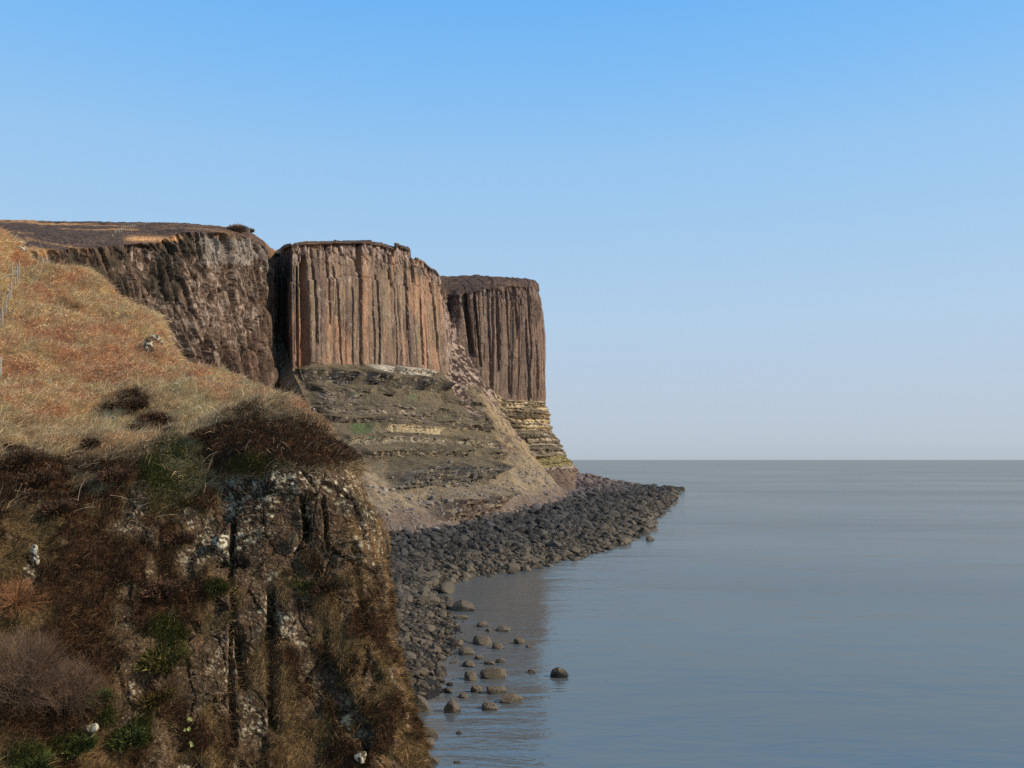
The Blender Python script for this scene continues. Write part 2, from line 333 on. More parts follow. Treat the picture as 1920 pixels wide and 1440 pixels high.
Nn = np.cross(np.gradient(Q, axis=0), np.gradient(Q, axis=1)); Nn /= np.linalg.norm(Nn, axis=-1, keepdims=True)+1e-9
if Nn[(si > 15) & (si < 20)][:, (ri > 3.2) & (ri < 4.8), 0].mean() < 0: Nn = -Nn
nh = Nn.copy(); nh[..., 2] = 0; nh /= np.linalg.norm(nh, axis=-1, keepdims=True)+1e-9
iface = np.searchsorted(ri, 4.0)
faceP = box2(P[:, iface], 6, 0)
u1 = np.concatenate([[0], np.cumsum(np.linalg.norm(np.diff(faceP[:, :2], axis=0), axis=1))])
U = np.repeat(u1[:, None], len(ri), 1)
x, y, z = P[..., 0], P[..., 1], P[..., 2]
zrim = np.repeat(P[:, np.searchsorted(ri, 3.0), 2][:, None], len(ri), 1)
zfoot = np.repeat(P[:, np.searchsorted(ri, 5.0), 2][:, None], len(ri), 1)
isA = 1-ss(9.6, 10.4, Sg); isC = ss(22.6, 23.4, Sg); isB = np.clip(1-isA-isC, 0, 1)
wf = ss(2.985, 3.02, Rg)*(1-ss(4.9, 5.12, Rg))
# basalt columns
def columns(Uw, z, wmin, wmed, wmax, seed):
    g = np.random.default_rng(seed); wd = np.clip(np.exp(g.normal(math.log(wmed), 0.45, 900)), wmin, wmax)
    bnd = np.concatenate([[-20], -20+np.cumsum(wd)])
    k = np.clip(np.searchsorted(bnd, Uw.ravel())-1, 0, 898).reshape(Uw.shape)
    a, b = bnd[k], bnd[k+1]; return k, (Uw-a), (b-Uw), b-a
Uw = U+1.6*(fbm(U/9, z/16, U*0, 3, 5)-0.5)+0.5*(fbm(U/2, z/7, U*0, 2, 9)-0.5)
k1, da, db, wd = columns(Uw, z, 1.0, 2.3, 6.0, 3)
f = da/wd
hj = np.floor((z+h3(k1, k1*0, k1*0, 1)*40)/(5+14*h3(k1, k1*0, k1*0, 2)))
off = 0.32*(h3(k1, k1*0, k1*0, 4)-0.5)+0.35*(h3(k1, hj, k1*0, 5)-0.5)
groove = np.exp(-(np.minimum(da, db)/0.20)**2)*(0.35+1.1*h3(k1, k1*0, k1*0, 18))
k2, da2, db2, wd2 = columns(Uw+0.4*(vn(U/3, z/3, z*0, 31)-0.5), z, 4.0, 7.0, 13.0, 8)
hj2 = np.floor((z+h3(k2, k2*0, k2*0, 41)*60)/(18+20*h3(k2, k2*0, k2*0, 42)))
off2 = 1.35*(h3(k2, k2*0, k2*0, 6)-0.5)+0.9*(h3(k2, hj2, k2*0, 7)-0.5)
groove2 = np.exp(-(np.minimum(da2, db2)/0.4)**2)*(h3(k2, k2*0, k2*0, 17) > 0.45)
colD = off+off2+0.10*wd*(1-(2*f-1)**4)+0.5*(h3(k1, k1*0, k1*0, 19)-0.5)*(f-0.5)*wd-0.34*groove-1.3*groove2
edge_round = np.exp(-np.minimum(zrim-z, 30)/2.5)
rugged = fbm(x/4, y/4, z/5, 4, 12)-0.5
bpx0, bpy0 = proj(P)
# craggy nearer cliff: big leaning buttresses and blocks
ridge = 1-np.abs(2*fbm((U+0.30*z)/9, z/44, U*0, 4, 21)-1)*2
f1, f2, cid = worley((Uw+0.22*z)/3.4, z/15, U*0+0.5, 23)
blocks = (cid-0.5)*2.2-1.3*np.exp(-((f2-f1)/0.10)**2)
slotA = 3.5*np.exp(-((bpx0-418-0.25*(bpy0-640))/4)**4)*ss(590, 610, bpy0)+3.5*np.exp(-((bpx0-463-0.2*(bpy0-640))/3.5)**4)*ss(640, 660, bpy0)+3*np.exp(-((bpx0-305-0.3*(bpy0-600))/4)**4)*ss(575, 590, bpy0)+3*np.exp(-((bpx0-385-0.3*(bpy0-640))/3)**4)*ss(620, 640, bpy0)+3*np.exp(-((bpx0-345-0.35*(bpy0-640))/3)**4)*ss(600, 620, bpy0)
fA1, fA2, fAid = worley(Uw/1.6+0.12*z, z/6.5, U*0+0.5, 29)
dA = -slotA+(fAid-0.5)*1.1-0.6*np.exp(-((fA2-fA1)/0.08)**2)+3.8*(ridge-0.5)+blocks+0.35*colD+1.5*rugged
low = ss(0.30, 0.75, (zrim-z)/(zrim-zfoot+1))
dA = dA*(1-0.25*low)+low*0.9*colD
topbroken = ss(0.72, 0.95, (z-zfoot)/(zrim-zfoot+1)+0.10*(vn(U/6, U*0, U*0, 51)-0.5))
fb1, fb2, fbid = worley(Uw/1.7, z/3.0, U*0+0.5, 27)
cleft = np.zeros_like(z)
wob = 2.2*(fbm(z/6, U*0, U*0+1, 3, 3)-0.5)+0.8*(vn(z/1.2, U*0, U*0, 4)-0.5)
for jx, jw, jd, y0, y1, tl in ((557, 1.6, 2.0, 500, 700, .01), (565.5, 2.6, 4.0, 495, 700, .01), (574.5, 5.0, 6.5, 480, 705, .02), (593, 1.9, 2.2, 455, 650, .03), (619, 1.7, 2.0, 455, 610, .02),
        (637, 1.3, 1.6, 500, 700, .05), (662, 1.0, 1.0, 540, 700, .01), (670, 2.2, 3.0, 450, 512, .0), (678, 4.2, 5.0, 450, 512, .02), (677, 3.0, 4.0, 512, 700, .01), (709, 1.3, 1.8, 515, 700, .02),
        (734, 2.4, 3.6, 455, 540, .0), (741, 1.0, 1.0, 540, 700, .03), (762, 1.2, 1.4, 470, 640, .01), (779, 2.0, 2.6, 490, 535, .05), (789, 1.1, 1.4, 530, 690, .06), (815, 1.8, 2.6, 530, 660, .08),
        (876, 4.5, 3.5, 540, 670, .15), (893, 2.0, 2.0, 545, 690, .1), (915, 1.6, 1.6, 540, 740, .04), (931, 2.4, 2.6, 545, 700, .03), (952, 1.4, 1.6, 535, 740, .04), (968, 2.0, 2.0, 540, 640, .05), (986, 1.4, 1.6, 600, 750, .05), (1003, 1.6, 1.8, 640, 750, .04)):
    cleft += jd*np.exp(-((bpx0-jx-tl*(bpy0-600)+wob)/jw)**4)*ss(y0-4, y0+4, bpy0)*(1-ss(y1-14, y1+4, bpy0))
zj = zfoot+(0.72+0.03*(h3(k2, k2*0, k2*0, 61)-0.5)+0.03*(fbm(U/5, U*0, U*0, 2, 66)-0.5))*(zrim-zfoot)
ledge = ss(-0.2, 0.2, z-zj)*(0.30+0.6*(h3(k2, k2*0, k2*0, 62)-0.3))+0.35*np.exp(-((z-zj)/0.25)**2)
dB = colD*(0.42*isB+0.7*(1-isB))-cleft-ledge*isB+0.8*rugged-0.35*edge_round+topbroken*((fbid-0.5)*1.0-0.5*np.exp(-((fb2-fb1)/0.12)**2))
D = wf*(dA*isA+dB*(1-isA))
P = P+nh*D[..., None]
P[..., 2] += (1-isA)*((0.7+2.2*(Sg > 17.8)*(Sg < 22))*(h3(k2, k2*0, k2*0, 71)-0.6)+0.4*(h3(k1, k1*0, k1*0, 72)-0.5))*ss(0.6, 1.0, Rg)*(1-ss(3.0, 3.5, Rg))*(Sg > 14)
# the slope below: stepped beds of rock between benches of grass and scree
run = np.clip(np.linalg.norm((Hd[:, 10]-Hd[:, 5])[:, :2], axis=1)/(Hd[:, 5, 2]-Hd[:, 10, 2]+1e-3), 0.2, 2.2)
runv = np.interp(si, np.arange(len(run)), run)[:, None]
notch = np.clip((1-ss(9.0, 9.8, Sg))+ss(13.7, 14.6, Sg), 0, 1)
wa = ss(5.0, 5.15, Rg)*(1-ss(9.6, 10.0, Rg))*(0.12+0.88*notch)
zb = Pz0+2.2*(fbm(U/25, U*0, U*0, 3, 61)-0.5)+0.5*(fbm(x/3, y/3, z/3, 3, 62)-0.5)
apx, apy = proj(P)
headC = ss(25.2, 26.3, Sg)
apn = 22*(fbm(x/7, y/7, z/7, 3, 66)-0.5)
lineL = np.interp(apy, [680, 740, 820, 900, 960, 1010], [548, 566, 636, 712, 790, 850])
lineR = np.interp(apy, [690, 760, 860, 900, 940, 975], [850, 905, 948, 950, 930, 905])
region = ss(-8, 10, apx+apn-lineL)*(1-ss(-8, 10, apx+apn-lineR))
fanL = 1-ss(-8, 10, apx+apn-lineL)
wins = {0: (690, 803), 6: (728, 916), 7: (818, 918), 4: (690, 860), 2: (585, 680), 1: (560, 830)}
beds = [(44.2, 47.6, 0.9, 0), (39.0, 42.8, 1.0, 1), (33.4, 35.6, 0.9, 2), (29.5, 31.0, 0.7, 3), (24.3, 26.4, 0.8, 4), (21.6, 23.2, 0.75, 5), (18.2, 20.0, 0.85, 9), (36.2, 37.4, 0.6, 10), (31.8, 32.8, 0.8, 11), (27.2, 28.6, 0.85, 12), (11.4, 15.9, 1.0, 6), (5.0, 9.0, 1.0, 7)]
bedmask = np.zeros_like(zb); bedcol = np.zeros(zb.shape+(3,)); O = np.zeros_like(zb)
bcols = {0: rgb(176, 164, 146), 1: rgb(88, 82, 76), 2: rgb(120, 108, 94), 3: rgb(112, 100, 84), 4: rgb(165, 145, 112), 5: rgb(135, 122, 100), 6: rgb(96, 90, 82), 7: rgb(104, 86, 74), 8: rgb(95, 80, 70), 9: rgb(102, 90, 74), 10: rgb(98, 86, 72), 11: rgb(108, 96, 80), 12: rgb(96, 84, 70)}
for a, b, st, k in beds:
    mk = ss(0.40-0.1*st, 0.50-0.1*st, fbm(U/8+k*31, z/40+k, U*0, 4, 70+k)+0.06*(vn(U/1.5, z*0+k, U*0, 90)-0.5))
    if k in wins: mk = np.maximum(mk*0.5, ss(0.36, 0.44, fbm(U/6+k*7, z/20, U*0, 3, 170+k)))*ss(wins[k][0]-8, wins[k][0]+8, apx+apn)*(1-ss(wins[k][1]-8, wins[k][1]+8, apx+apn))
    mk = mk*np.where(headC > 0, 1, region)
    prof = ss(a, a+0.15*(b-a), zb)*0+np.clip((zb-a)/(b-a), 0, 1)*(1-ss(b, b+3.0, zb))
    O += prof*(b-a)*runv*mk*0.95*ss(13.6, 15.0, Sg)
    inb = ss(a-0.1, a+0.1, zb)*(1-ss(b-0.1, b+0.25, zb))*mk
    bedcol = mixc(bedcol, bcols[k]*np.ones(3), inb); bedmask = np.maximum(bedmask, inb*notch)
# thin beds and vertical joints in the rock bands, bumps and gullies everywhere
bj1, bj2, bjid = worley(Uw/1.3, z/0.8, U*0+0.5, 33)
fine_b = (bjid-0.5)*0.9+((zb > 4.8) & (zb < 9.5))*0.5*colD-0.5*np.exp(-((bj2-bj1)/0.15)**2)
gul = fbm(U/7+z/60, z/60, U*0, 4, 35)-0.5
small = fbm(x/2.2, y/2.2, z/2.2, 4, 36)-0.5
DA = wa*(O+bedmask*fine_b*0.9+(1-bedmask)*(gul*3.2+small*1.9)*np.clip(runv, 0.35, 1.2))
steepC = headC*wa
lay = fbm(U/30, zb*0.75, U*0+3, 4, 130, 0.6); lay2 = fbm(U/9, zb*1.9, U*0+5, 3, 131)
strat = (5.0*(lay-0.5)+1.6*(lay2-0.5))*(zb > 17)
cB1, cB2, cBid = worley(Uw/1.6, zb/1.6, U*0+0.5, 37)
DC = wa*(strat*0.9+(cBid-0.5)*0.9-0.5*np.exp(-((cB2-cB1)/0.14)**2)+(zb < 15)*0.6*colD+gul*1.2)
DA = DA*(1-headC)+DC*headC
P = P+nh*DA[..., None]
# cap: heather tussocks
wc = 1-ss(2.7, 3.0, Rg)
P[..., 2] += wc*ss(0.0, 0.8, Rg)*(1.0*(fbm(x/5, y/5, z*0, 4, 81)-0.5)+0.5*(fbm(x/1.2, y/1.2, z*0, 2, 83)-0.5))
x, y, z = P[..., 0], P[..., 1], P[..., 2]
px, py = proj(P)
# ---- colours
n_a = fbm(x/6, y/6, z/6, 4, 101); n_b = fbm(x/1.3, y/1.3, z/1.3, 4, 102); n_c = fbm(U/2.2, z/22, U*0, 3, 103)
ch = h3(k1, k1*0, k1*0, 11); ch2 = h3(k2, k2*0, k2*0, 12)
heather = mixc(rgb(72, 58, 50)*np.ones(3), rgb(98, 78, 64)*np.ones(3), ss(0.35, 0.65, n_b))
tanp = mixc(rgb(150, 116, 78)*np.ones(3), rgb(190, 140, 90)*np.ones(3), n_b)
moor = mixc(heather, tanp, ss(0.50, 0.62, fbm(x/22, y/9, z*0, 4, 105)+0.12*(n_b-0.5)-0.16*ss(90, 60, 0*z+70)*0)*(0.25+0.75*(px < 260))*(1-isC*0.8))
band = np.exp(-((py-448-0.012*(px-290))/4.5)**2)*ss(225, 250, px)*(1-ss(335, 350, px))*(Sg < 8)
moor = mixc(moor, rgb(200, 148, 98)*np.ones(3), np.clip(band*1.2, 0, 1))
sad = isA*0+np.exp(-((Sg-11.4)/0.8)**2); moor = mixc(moor, rgb(190, 145, 95)*np.ones(3), np.clip(sad*wc, 0, 1))
faceB = mixc(rgb(134, 112, 92)*np.ones(3), rgb(116, 96, 80)*np.ones(3), ch2)
faceB = mixc(faceB, rgb(150, 115, 90)*np.ones(3), ss(0.5, 0.75, fbm(U/4, z/18, U*0, 3, 106)))
faceB = mixc(faceB, rgb(136, 120, 94)*np.ones(3), 0.45*ss(0.55, 0.68, n_c)*(ch2 > 0.35))
faceB = mixc(faceB, rgb(84, 70, 64)*np.ones(3), 0.7*ss(0.52, 0.7, fbm(U/1.8, z/12, U*0, 4, 107)))
pink = rgb(168, 146, 134)*np.ones(3)
faceB = mixc(faceB, pink, np.clip(ss(0.80, 1.0, (z-zfoot)/(zrim-zfoot+1))*0.75*ss(0.35, 0.6, n_b)+0.6*ss(0.62, 0.72, n_b)*ss(0.4, 0.6, n_a), 0, 1))
faceB = mixc(faceB, rgb(80, 66, 60)*np.ones(3), np.clip(0.25*groove, 0, 0.3))  # grooves between columns painted darker, their shade put into the rock colour
hp = np.exp(-((px-1003)/13)**2-((py-588)/26)**2)
faceB = mixc(faceB, rgb(78, 64, 55)*np.ones(3), isC*ss(0.35, 0.6, hp+0.5*(n_b-0.5))*0.9)
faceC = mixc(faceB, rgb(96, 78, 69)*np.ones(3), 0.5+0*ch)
faceA = mixc(rgb(104, 82, 66)*np.ones(3), rgb(82, 65, 53)*np.ones(3), ss(0.35, 0.65, n_a))
lich = ss(0.495, 0.585, fbm(x/0.7, y/0.7, z/1.0, 4, 108, 0.65))*ss(0.42, 0.58, fbm(U/7, z/14, U*0, 3, 109)+0.16*(1-low)-0.05)
faceA = mixc(faceA, rgb(160, 140, 122)*np.ones(3), 0.8*lich)
hA = ss(0.50, 0.60, fbm(x/5, y/5, z/7, 4, 110)+0.20*np.exp(-(zrim-z)/7)-0.10*low)
faceA = mixc(faceA, rgb(62, 53, 42)*np.ones(3), 0.9*hA*(1-low)*(1-ss(6.2, 7.2, Sg)*0.6))

crag = ss(6.0, 6.3, Sg)*(1-ss(8.6, 9.4, Sg))*(zrim-z < 8)
faceA = mixc(faceA, rgb(150, 138, 124)*np.ones(3), np.clip(crag*0.65*ss(0.40, 0.6, 0.6*n_c+0.45*n_b), 0, 1))
gbc = np.exp(-((Sg-22.7)/1.3)**2)*(z < zrim-2)
gullyw = np.exp(-((Sg-11.3)/0.55)**2)
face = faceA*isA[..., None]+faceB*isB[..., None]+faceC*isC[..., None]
face = mixc(face, rgb(135, 118, 80)*np.ones(3), gullyw*ss(0.25, 0.75, (zrim-z)/(zrim-zfoot+1))*0.8)
face = mixc(face, mixc(rgb(86, 70, 60)*np.ones(3), rgb(168, 146, 130)*np.ones(3), ss(0.48, 0.56, n_b)), gbc*0.75)
face = mixc(face, rgb(70, 58, 54)*np.ones(3), np.exp(-((Sg-13.3)/0.7)**2)*0.7)  # unlit side wall of the cleft: its shade is painted into the colour
wfc = ss(3.0, 3.1, Rg+0.16*(n_b-0.5))*(1-ss(4.98, 5.03, Rg))
grass = mixc(rgb(124, 108, 84)*np.ones(3), rgb(98, 88, 68)*np.ones(3), ss(0.4, 0.6, n_a))
grass = mixc(grass, rgb(142, 120, 90)*np.ones(3), 0.7*ss(0.5, 0.65, n_b))
grass = mixc(grass, rgb(80, 69, 58)*np.ones(3), 0.85*ss(0.52, 0.62, fbm(x/2.5, y/2.5, z/2.5, 4, 112)))
scree = mixc(rgb(116, 100, 82)*np.ones(3), rgb(156, 138, 112)*np.ones(3), n_b)
grass = mixc(grass, rgb(150, 130, 96)*np.ones(3), (1-notch)*0.6)
streakf = fbm(U/1.6, Rg*1.2, U*0, 4, 120)
fan = mixc(rgb(146, 124, 96)*np.ones(3), rgb(112, 94, 76)*np.ones(3), ss(0.4, 0.6, streakf))
fan = mixc(fan, rgb(172, 154, 126)*np.ones(3), 0.7*ss(0.56, 0.64, n_b))
grass = mixc(grass, mixc(rgb(100, 88, 66)*np.ones(3), rgb(80, 72, 58)*np.ones(3), ss(0.4, 0.6, n_b)), region*0.65*(1-headC))
grass = mixc(grass, fan, fanL*0.85*(Sg < 24))
tanR = ss(-6, 14, apx+apn-lineR)*ss(735, 765, apy)*(1-headC)
grass = mixc(grass, mixc(rgb(150, 128, 96)*np.ones(3), rgb(118, 102, 80)*np.ones(3), ss(0.42, 0.58, n_a)), tanR*0.8)
grass = mixc(grass, rgb(84, 66, 54)*np.ones(3), tanR*0.8*ss(0.57, 0.62, fbm(x/1.8, y/1.8, z/1.8, 3, 121))*(1-ss(830, 880, apy)))
grass = mixc(grass, scree, ss(7.9, 9.0, Rg+1.5*(n_a-0.5))*(1-headC)*0.7)
red = mixc(rgb(92, 78, 68)*np.ones(3), rgb(124, 106, 90)*np.ones(3), n_b)
grass = mixc(grass, red, ss(9.1, 9.6, Rg+0.8*(n_a-0.5)))
gredC = ss(20.5, 21.5, Sg)*(1-ss(25.4, 26, Sg))*(1-ss(7.4, 8.4, Rg)); hr = mixc(rgb(74, 58, 50)*np.ones(3), rgb(160, 138, 120)*np.ones(3), ss(0.50, 0.58, n_b)); grass = mixc(grass, hr, gredC*ss(0.38, 0.5, n_a+0.1*(6.5-Rg)))
green = np.exp(-((px-680)/26)**2-((py-800)/15)**2)+np.exp(-((px-666)/11)**2-((py-740)/14)**2)+np.exp(-((px-775)/12)**2-((py-745)/12)**2)*0.6+np.exp(-((px-698)/9)**2-((py-826)/8)**2)
green *= (y > 150)
grass = mixc(grass, rgb(84, 92, 60)*np.ones(3), np.clip(ss(0.3, 0.7, green+0.9*(n_b-0.5)), 0, 1))
bedc = mixc(bedcol, bedcol*0.7, ss(0.5, 0.62, fbm(U/1.5, z/1.2, U*0, 3, 113)))
bedc = mixc(bedc, rgb(185, 165, 130)*np.ones(3), 0.5*ss(0.6, 0.7, n_b))
colb = ss(4.6, 5.2, zb)*(1-ss(9.2, 9.8, zb))*(bedmask > 0.3)
bedc = mixc(bedc, bedc*0.72, colb*ss(0.5, 0.6, fbm(U/0.8, z/6, U*0, 3, 122)))
ap = mixc(grass, bedc, np.clip(bedmask*1.15*ss(0.22, 0.4, n_b+0.25*bedmask), 0, 1))
yel = mixc(rgb(198, 176, 138)*np.ones(3), rgb(156, 134, 104)*np.ones(3), ss(0.42, 0.56, 0.6*lay+0.4*lay2))
pale = mixc(rgb(165, 148, 122)*np.ones(3), rgb(118, 106, 90)*np.ones(3), ss(0.42, 0.56, 0.6*lay2+0.4*lay))
dk = mixc(rgb(124, 102, 84)*np.ones(3), rgb(88, 72, 62)*np.ones(3), ch)
hc = mixc(yel, pale, ss(31, 29, zb)); hc = mixc(hc, rgb(92, 80, 66)*np.ones(3), 0.75*ss(0.53, 0.58, fbm(U/14, zb*1.1, U*0, 4, 132)))
hc = mixc(hc, grass, 0.8*ss(0.5, 0.58, n_a+0.06*np.sin(zb*2.7)))
hc = mixc(hc, mixc(rgb(142, 126, 86)*np.ones(3), rgb(112, 102, 70)*np.ones(3), n_b), ss(20.5, 19.5, zb))
hc = mixc(hc, dk, ss(15.8, 15.0, zb)); hc = mixc(hc, rgb(190, 178, 165)*np.ones(3), np.exp(-((zb-15.0)/0.35)**2)*0.5*(n_b > 0.45))

ap = mixc(ap, hc, headC*(1-ss(9.9, 10.0, Rg)))
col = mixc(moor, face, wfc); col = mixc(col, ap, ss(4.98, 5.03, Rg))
K = 1.15
col = np.clip(col*K, 0.005, 0.8)
ni, nj = len(si), len(ri)
sc_ = (Sg[:-1, :-1]+Sg[1:, 1:])/2; rc_ = (Rg[:-1, :-1]+Rg[1:, 1:])/2
def part(name, mask, mat, label, cat, kind='structure'):
    fc = gridfaces(ni, nj, mask); v, c, fc = submesh(P, col, fc)
    return tag(link(name, mesh_np(name, v, fc, mat, c, name == 'moorland')), label, cat, kind=kind)
part('moorland', rc_ < 3.0, M_moor, 'dark brown heather moor on top of the sea cliffs', 'moor')
fm = (rc_ >= 3.0) & (rc_ < 5.0)
part('cliff', fm & (sc_ < 11.5), M_cliff, 'craggy brown cliff with pale lichen patches, left of the dark cleft', 'cliff')
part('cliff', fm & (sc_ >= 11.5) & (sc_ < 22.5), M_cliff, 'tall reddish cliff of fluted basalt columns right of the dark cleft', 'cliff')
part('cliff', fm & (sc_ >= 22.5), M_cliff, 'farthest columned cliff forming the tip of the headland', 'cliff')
part('hillside', rc_ >= 5.0, M_slope, 'grassy slope with grey and tan rock ledges below the columned cliffs', 'hillside')

# ------------------------------------------------------------------ beach
bs = [((-34, 30, 8), (-12, 26)), ((-30, 45, 6), (-9, 40)), ((-28, 60, 5), (-7.3, 57)), ((-26, 80, 5), (-5.2, 76)), ((-25, 100, 4.8), (-6, 98)), ((-24, 120, 4.7), (-9, 113)),
      ((-23, 140, 4.7), (-8.5, 126)), ((-18, 155, 4.7), (0, 139)), ((-8.5, 178, 4.7), (12, 157)), ((1, 212, 4.7), (25, 186)), ((9, 235, 4.7), (33, 213)), ((16, 265, 4.8), (40, 248)),
      ((23, 310, 5.2), (49, 285)), ((27, 337, 5.7), (58, 325)), ((31, 365, 8), (70, 375)), ((36, 400, 10.5), (82, 430)), ((52, 432, 6.0), (92, 475)), ((75, 468, 1.8), (100, 505)),
      ((90, 495, 1.0), (104, 520)), ((72, 475, 1.8), (88, 540)), ((40, 440, 8), (50, 545)), ((10, 520, 6), (0, 580))]
BG = []
for t, wl in bs:
    t = np.array(t, float); wl = np.array((*wl, 0.0)); d = (wl-t); m1 = t+d*0.5; m1[2] = t[2]*0.42
    dd = d.copy(); dd[2] = 0; dd /= np.linalg.norm(dd)
    b0 = t-dd*6; b0[2] = t[2]+0.5; u1_ = wl+dd*5; u1_[2] = -1.2; u2 = wl+dd*18; u2[2] = -6
    BG.append([b0, t, m1, wl, u1_, u2])
BG = np.array(BG)
BP, bsi, bri = loft(BG, [30]*(len(bs)-1), [6, 20, 20, 10, 10])
BP = box2(BP, 4, 0)
BP[..., 2] += 0.9*(fbm(BP[..., 0]/3, BP[..., 1]/3, BP[..., 2]*0, 3, 201)-0.5)+0.9*(fbm(BP[..., 0]/9, BP[..., 1]/9, BP[..., 2]*0, 3, 202)-0.5)
bcol = np.ones(BP.shape)*rgb(52, 49, 46)*1.0
beach = link('beach', mesh_np('beach', BP, gridfaces(*BP.shape[:2]), M_slope, bcol))
tag(beach, 'dark stony beach ground under the boulders', 'beach', kind='structure')

def rock_mesh(seed, sub, nplanes=13, squash=0.7, rough=0.05):
    g = np.random.default_rng(seed); bm = bmesh.new(); bmesh.ops.create_icosphere(bm, subdivisions=sub, radius=1.0)
    V = np.array([v.co[:] for v in bm.verts]); Fc = np.array([[v.index for v in f.verts] for f in bm.faces]); bm.free()
    for k in range(nplanes):
        n = g.normal(size=3); n /= np.linalg.norm(n); h = g.uniform(0.58, 0.9)
        d = V@n; V = V-np.outer(np.maximum(d-h, 0), n)
    Sp = V/np.linalg.norm(V, axis=1, keepdims=True)*0.8; V = V*0.8+Sp*0.2
    V = V*(1+rough*3*(fbm(V[:, 0]*1.5+seed, V[:, 1]*1.5, V[:, 2]*1.5, 4, seed)-0.5))[:, None]
    V *= np.array([1.0, g.uniform(0.6, 0.95), g.uniform(squash*0.6, squash*1.0)])
    return V, Fc
def rotm(g, n):
    a = g.uniform(0, 2*np.pi, n); tx = g.normal(0, 0.28, n); ty = g.normal(0, 0.28, n)
    ca, sa = np.cos(a), np.sin(a); R = np.zeros((n, 3, 3)); R[:, 0, 0] = ca; R[:, 0, 1] = -sa; R[:, 1, 0] = sa; R[:, 1, 1] = ca; R[:, 2, 2] = 1
    Tx = np.zeros((n, 3, 3)); Tx[:, 0, 0] = 1; Tx[:, 1, 1] = np.cos(tx); Tx[:, 1, 2] = -np.sin(tx); Tx[:, 2, 1] = np.sin(tx); Tx[:, 2, 2] = np.cos(tx)
    Ty = np.zeros((n, 3, 3)); Ty[:, 1, 1] = 1; Ty[:, 0, 0] = np.cos(ty); Ty[:, 0, 2] = np.sin(ty); Ty[:, 2, 0] = -np.sin(ty); Ty[:, 2, 2] = np.cos(ty)
    return R@Tx@Ty
small_rocks = [rock_mesh(300+k, 2) for k in range(14)]
big_rocks = [rock_mesh(400+k, 4, 20, 0.72, 0.035) for k in range(16)]
# sample the beach by area
def area_grid(G):
    a = G[1:, :-1]-G[:-1, :-1]; b = G[:-1, 1:]-G[:-1, :-1]; return np.linalg.norm(np.cross(a, b), axis=-1)
Ar = area_grid(BP); rcb = (bri[:-1]+bri[1:])/2
dens = np.interp(rcb, [0, 0.9, 1, 2.9, 3.15, 3.5, 4.0], [1.2, 1.2, 1.35, 1.3, 0.55, 0.16, 0.03])[None, :]
yc = BP[:-1, :-1, 1]; keep = (yc > 45)
exp_n = Ar*dens*keep*np.interp(yc, [45, 150, 300, 420, 520], [6.5, 3.4, 1.8, 1.15, 0.65])
NB = int(exp_n.sum()); pr = (exp_n/exp_n.sum()).ravel()
ci = rng.choice(pr.size, NB, p=pr); I, J = np.unravel_index(ci, Ar.shape); fu, fv = rng.random(NB), rng.random(NB)
pos = BP[I, J]*((1-fu)*(1-fv))[:, None]+BP[I+1, J]*(fu*(1-fv))[:, None]+BP[I, J+1]*((1-fu)*fv)[:, None]+BP[I+1, J+1]*(fu*fv)[:, None]
rad = np.clip(np.exp(rng.normal(math.log(0.30), 0.64, NB)), 0.12, 1.7)*np.interp(pos[:, 1], [50, 90, 150, 250, 500], [0.48, 0.6, 0.95, 1.35, 1.9])
hand = []   # boulders one can single out: px, py of the waterline or foot, width, height in photo pixels, label
def hb(px, py, wd, ht, label, seed=None, z=None): hand.append((px, py, wd, ht, label, seed))
hb(1048, 1271, 40, 24, 'lone dark wedge-topped boulder standing farthest out in the near water')
hb(997, 1262, 18, 12, 'small boulder in the water between the lone dark boulder and the long slab')
hb(925, 1272, 66, 26, 'long low pointed slab boulder at the water edge with a black waterline')
hb(883, 1275, 32, 20, 'pale tilted flat boulder touching the left end of the long slab')
hb(958, 1318, 52, 26, 'broad brown boulder with a yellowish cap, right of the low triangular one')
hb(930, 1301, 42, 28, 'high-backed brown boulder behind the broad yellowish one')
hb(893, 1298, 28, 20, 'rounded boulder left of the high-backed brown one')
hb(917, 1331, 36, 22, 'low triangular boulder in the water in front of the others')
hb(848, 1336, 33, 36, 'round upright boulder with a black wet foot, alone in the shallows')
hb(787, 1335, 44, 48, 'largest rounded boulder half hidden by the near cliff edge')
hb(944, 1183, 34, 14, 'smooth pale loaf-shaped boulder out in the brown reflection')
hb(973, 1207, 25, 16, 'small peaked boulder right of the loaf-shaped one')
hb(932, 1217, 26, 15, 'blackish round boulder in the shallows below the peaked one')
hb(905, 1175, 24, 13, 'knobbly boulder left of the smooth loaf-shaped one')
hb(916, 1184, 14, 8, 'tiny boulder just below the knobbly one')
hb(992, 1214, 15, 6, 'nearly drowned dark boulder right of the peaked one')
hb(866, 1146, 56, 26, 'big square-ended block at the inner corner of the bay')
hb(863, 1160, 32, 10, 'flat low boulder just below the big square-ended block')
hb(836, 1112, 44, 30, 'big rounded boulder behind the square-ended block')
hb(905, 1208, 46, 20, 'broad sloping slab at the water edge beside the blackish boulder')
hb(938, 1243, 22, 14, 'small boulder behind the long low slab')
hb(917, 1246, 24, 14, 'dark boulder touching the one behind the long slab')
hb(898, 1236, 22, 11, 'small pale boulder left of the pair behind the long slab')
hb(873, 1228, 36, 24, 'blocky boulder with a shaded hollow at the edge of the stones')
hb(878, 1250, 28, 16, 'boulder between the blocky one and the long slab')
hb(840, 1300, 22, 14, 'small boulder left of the round upright one')
hb(869, 1308, 22, 14, 'small brown boulder above and right of the round upright one')
hb(806, 1382, 40, 20, 'low pale boulder at the foot of the near cliff')
hb(860, 1376, 14, 7, 'tiny boulder alone in the rippled shallows near the cliff foot')
hb(803, 1398, 28, 18, 'boulder partly hidden by the near cliff, lower of two')
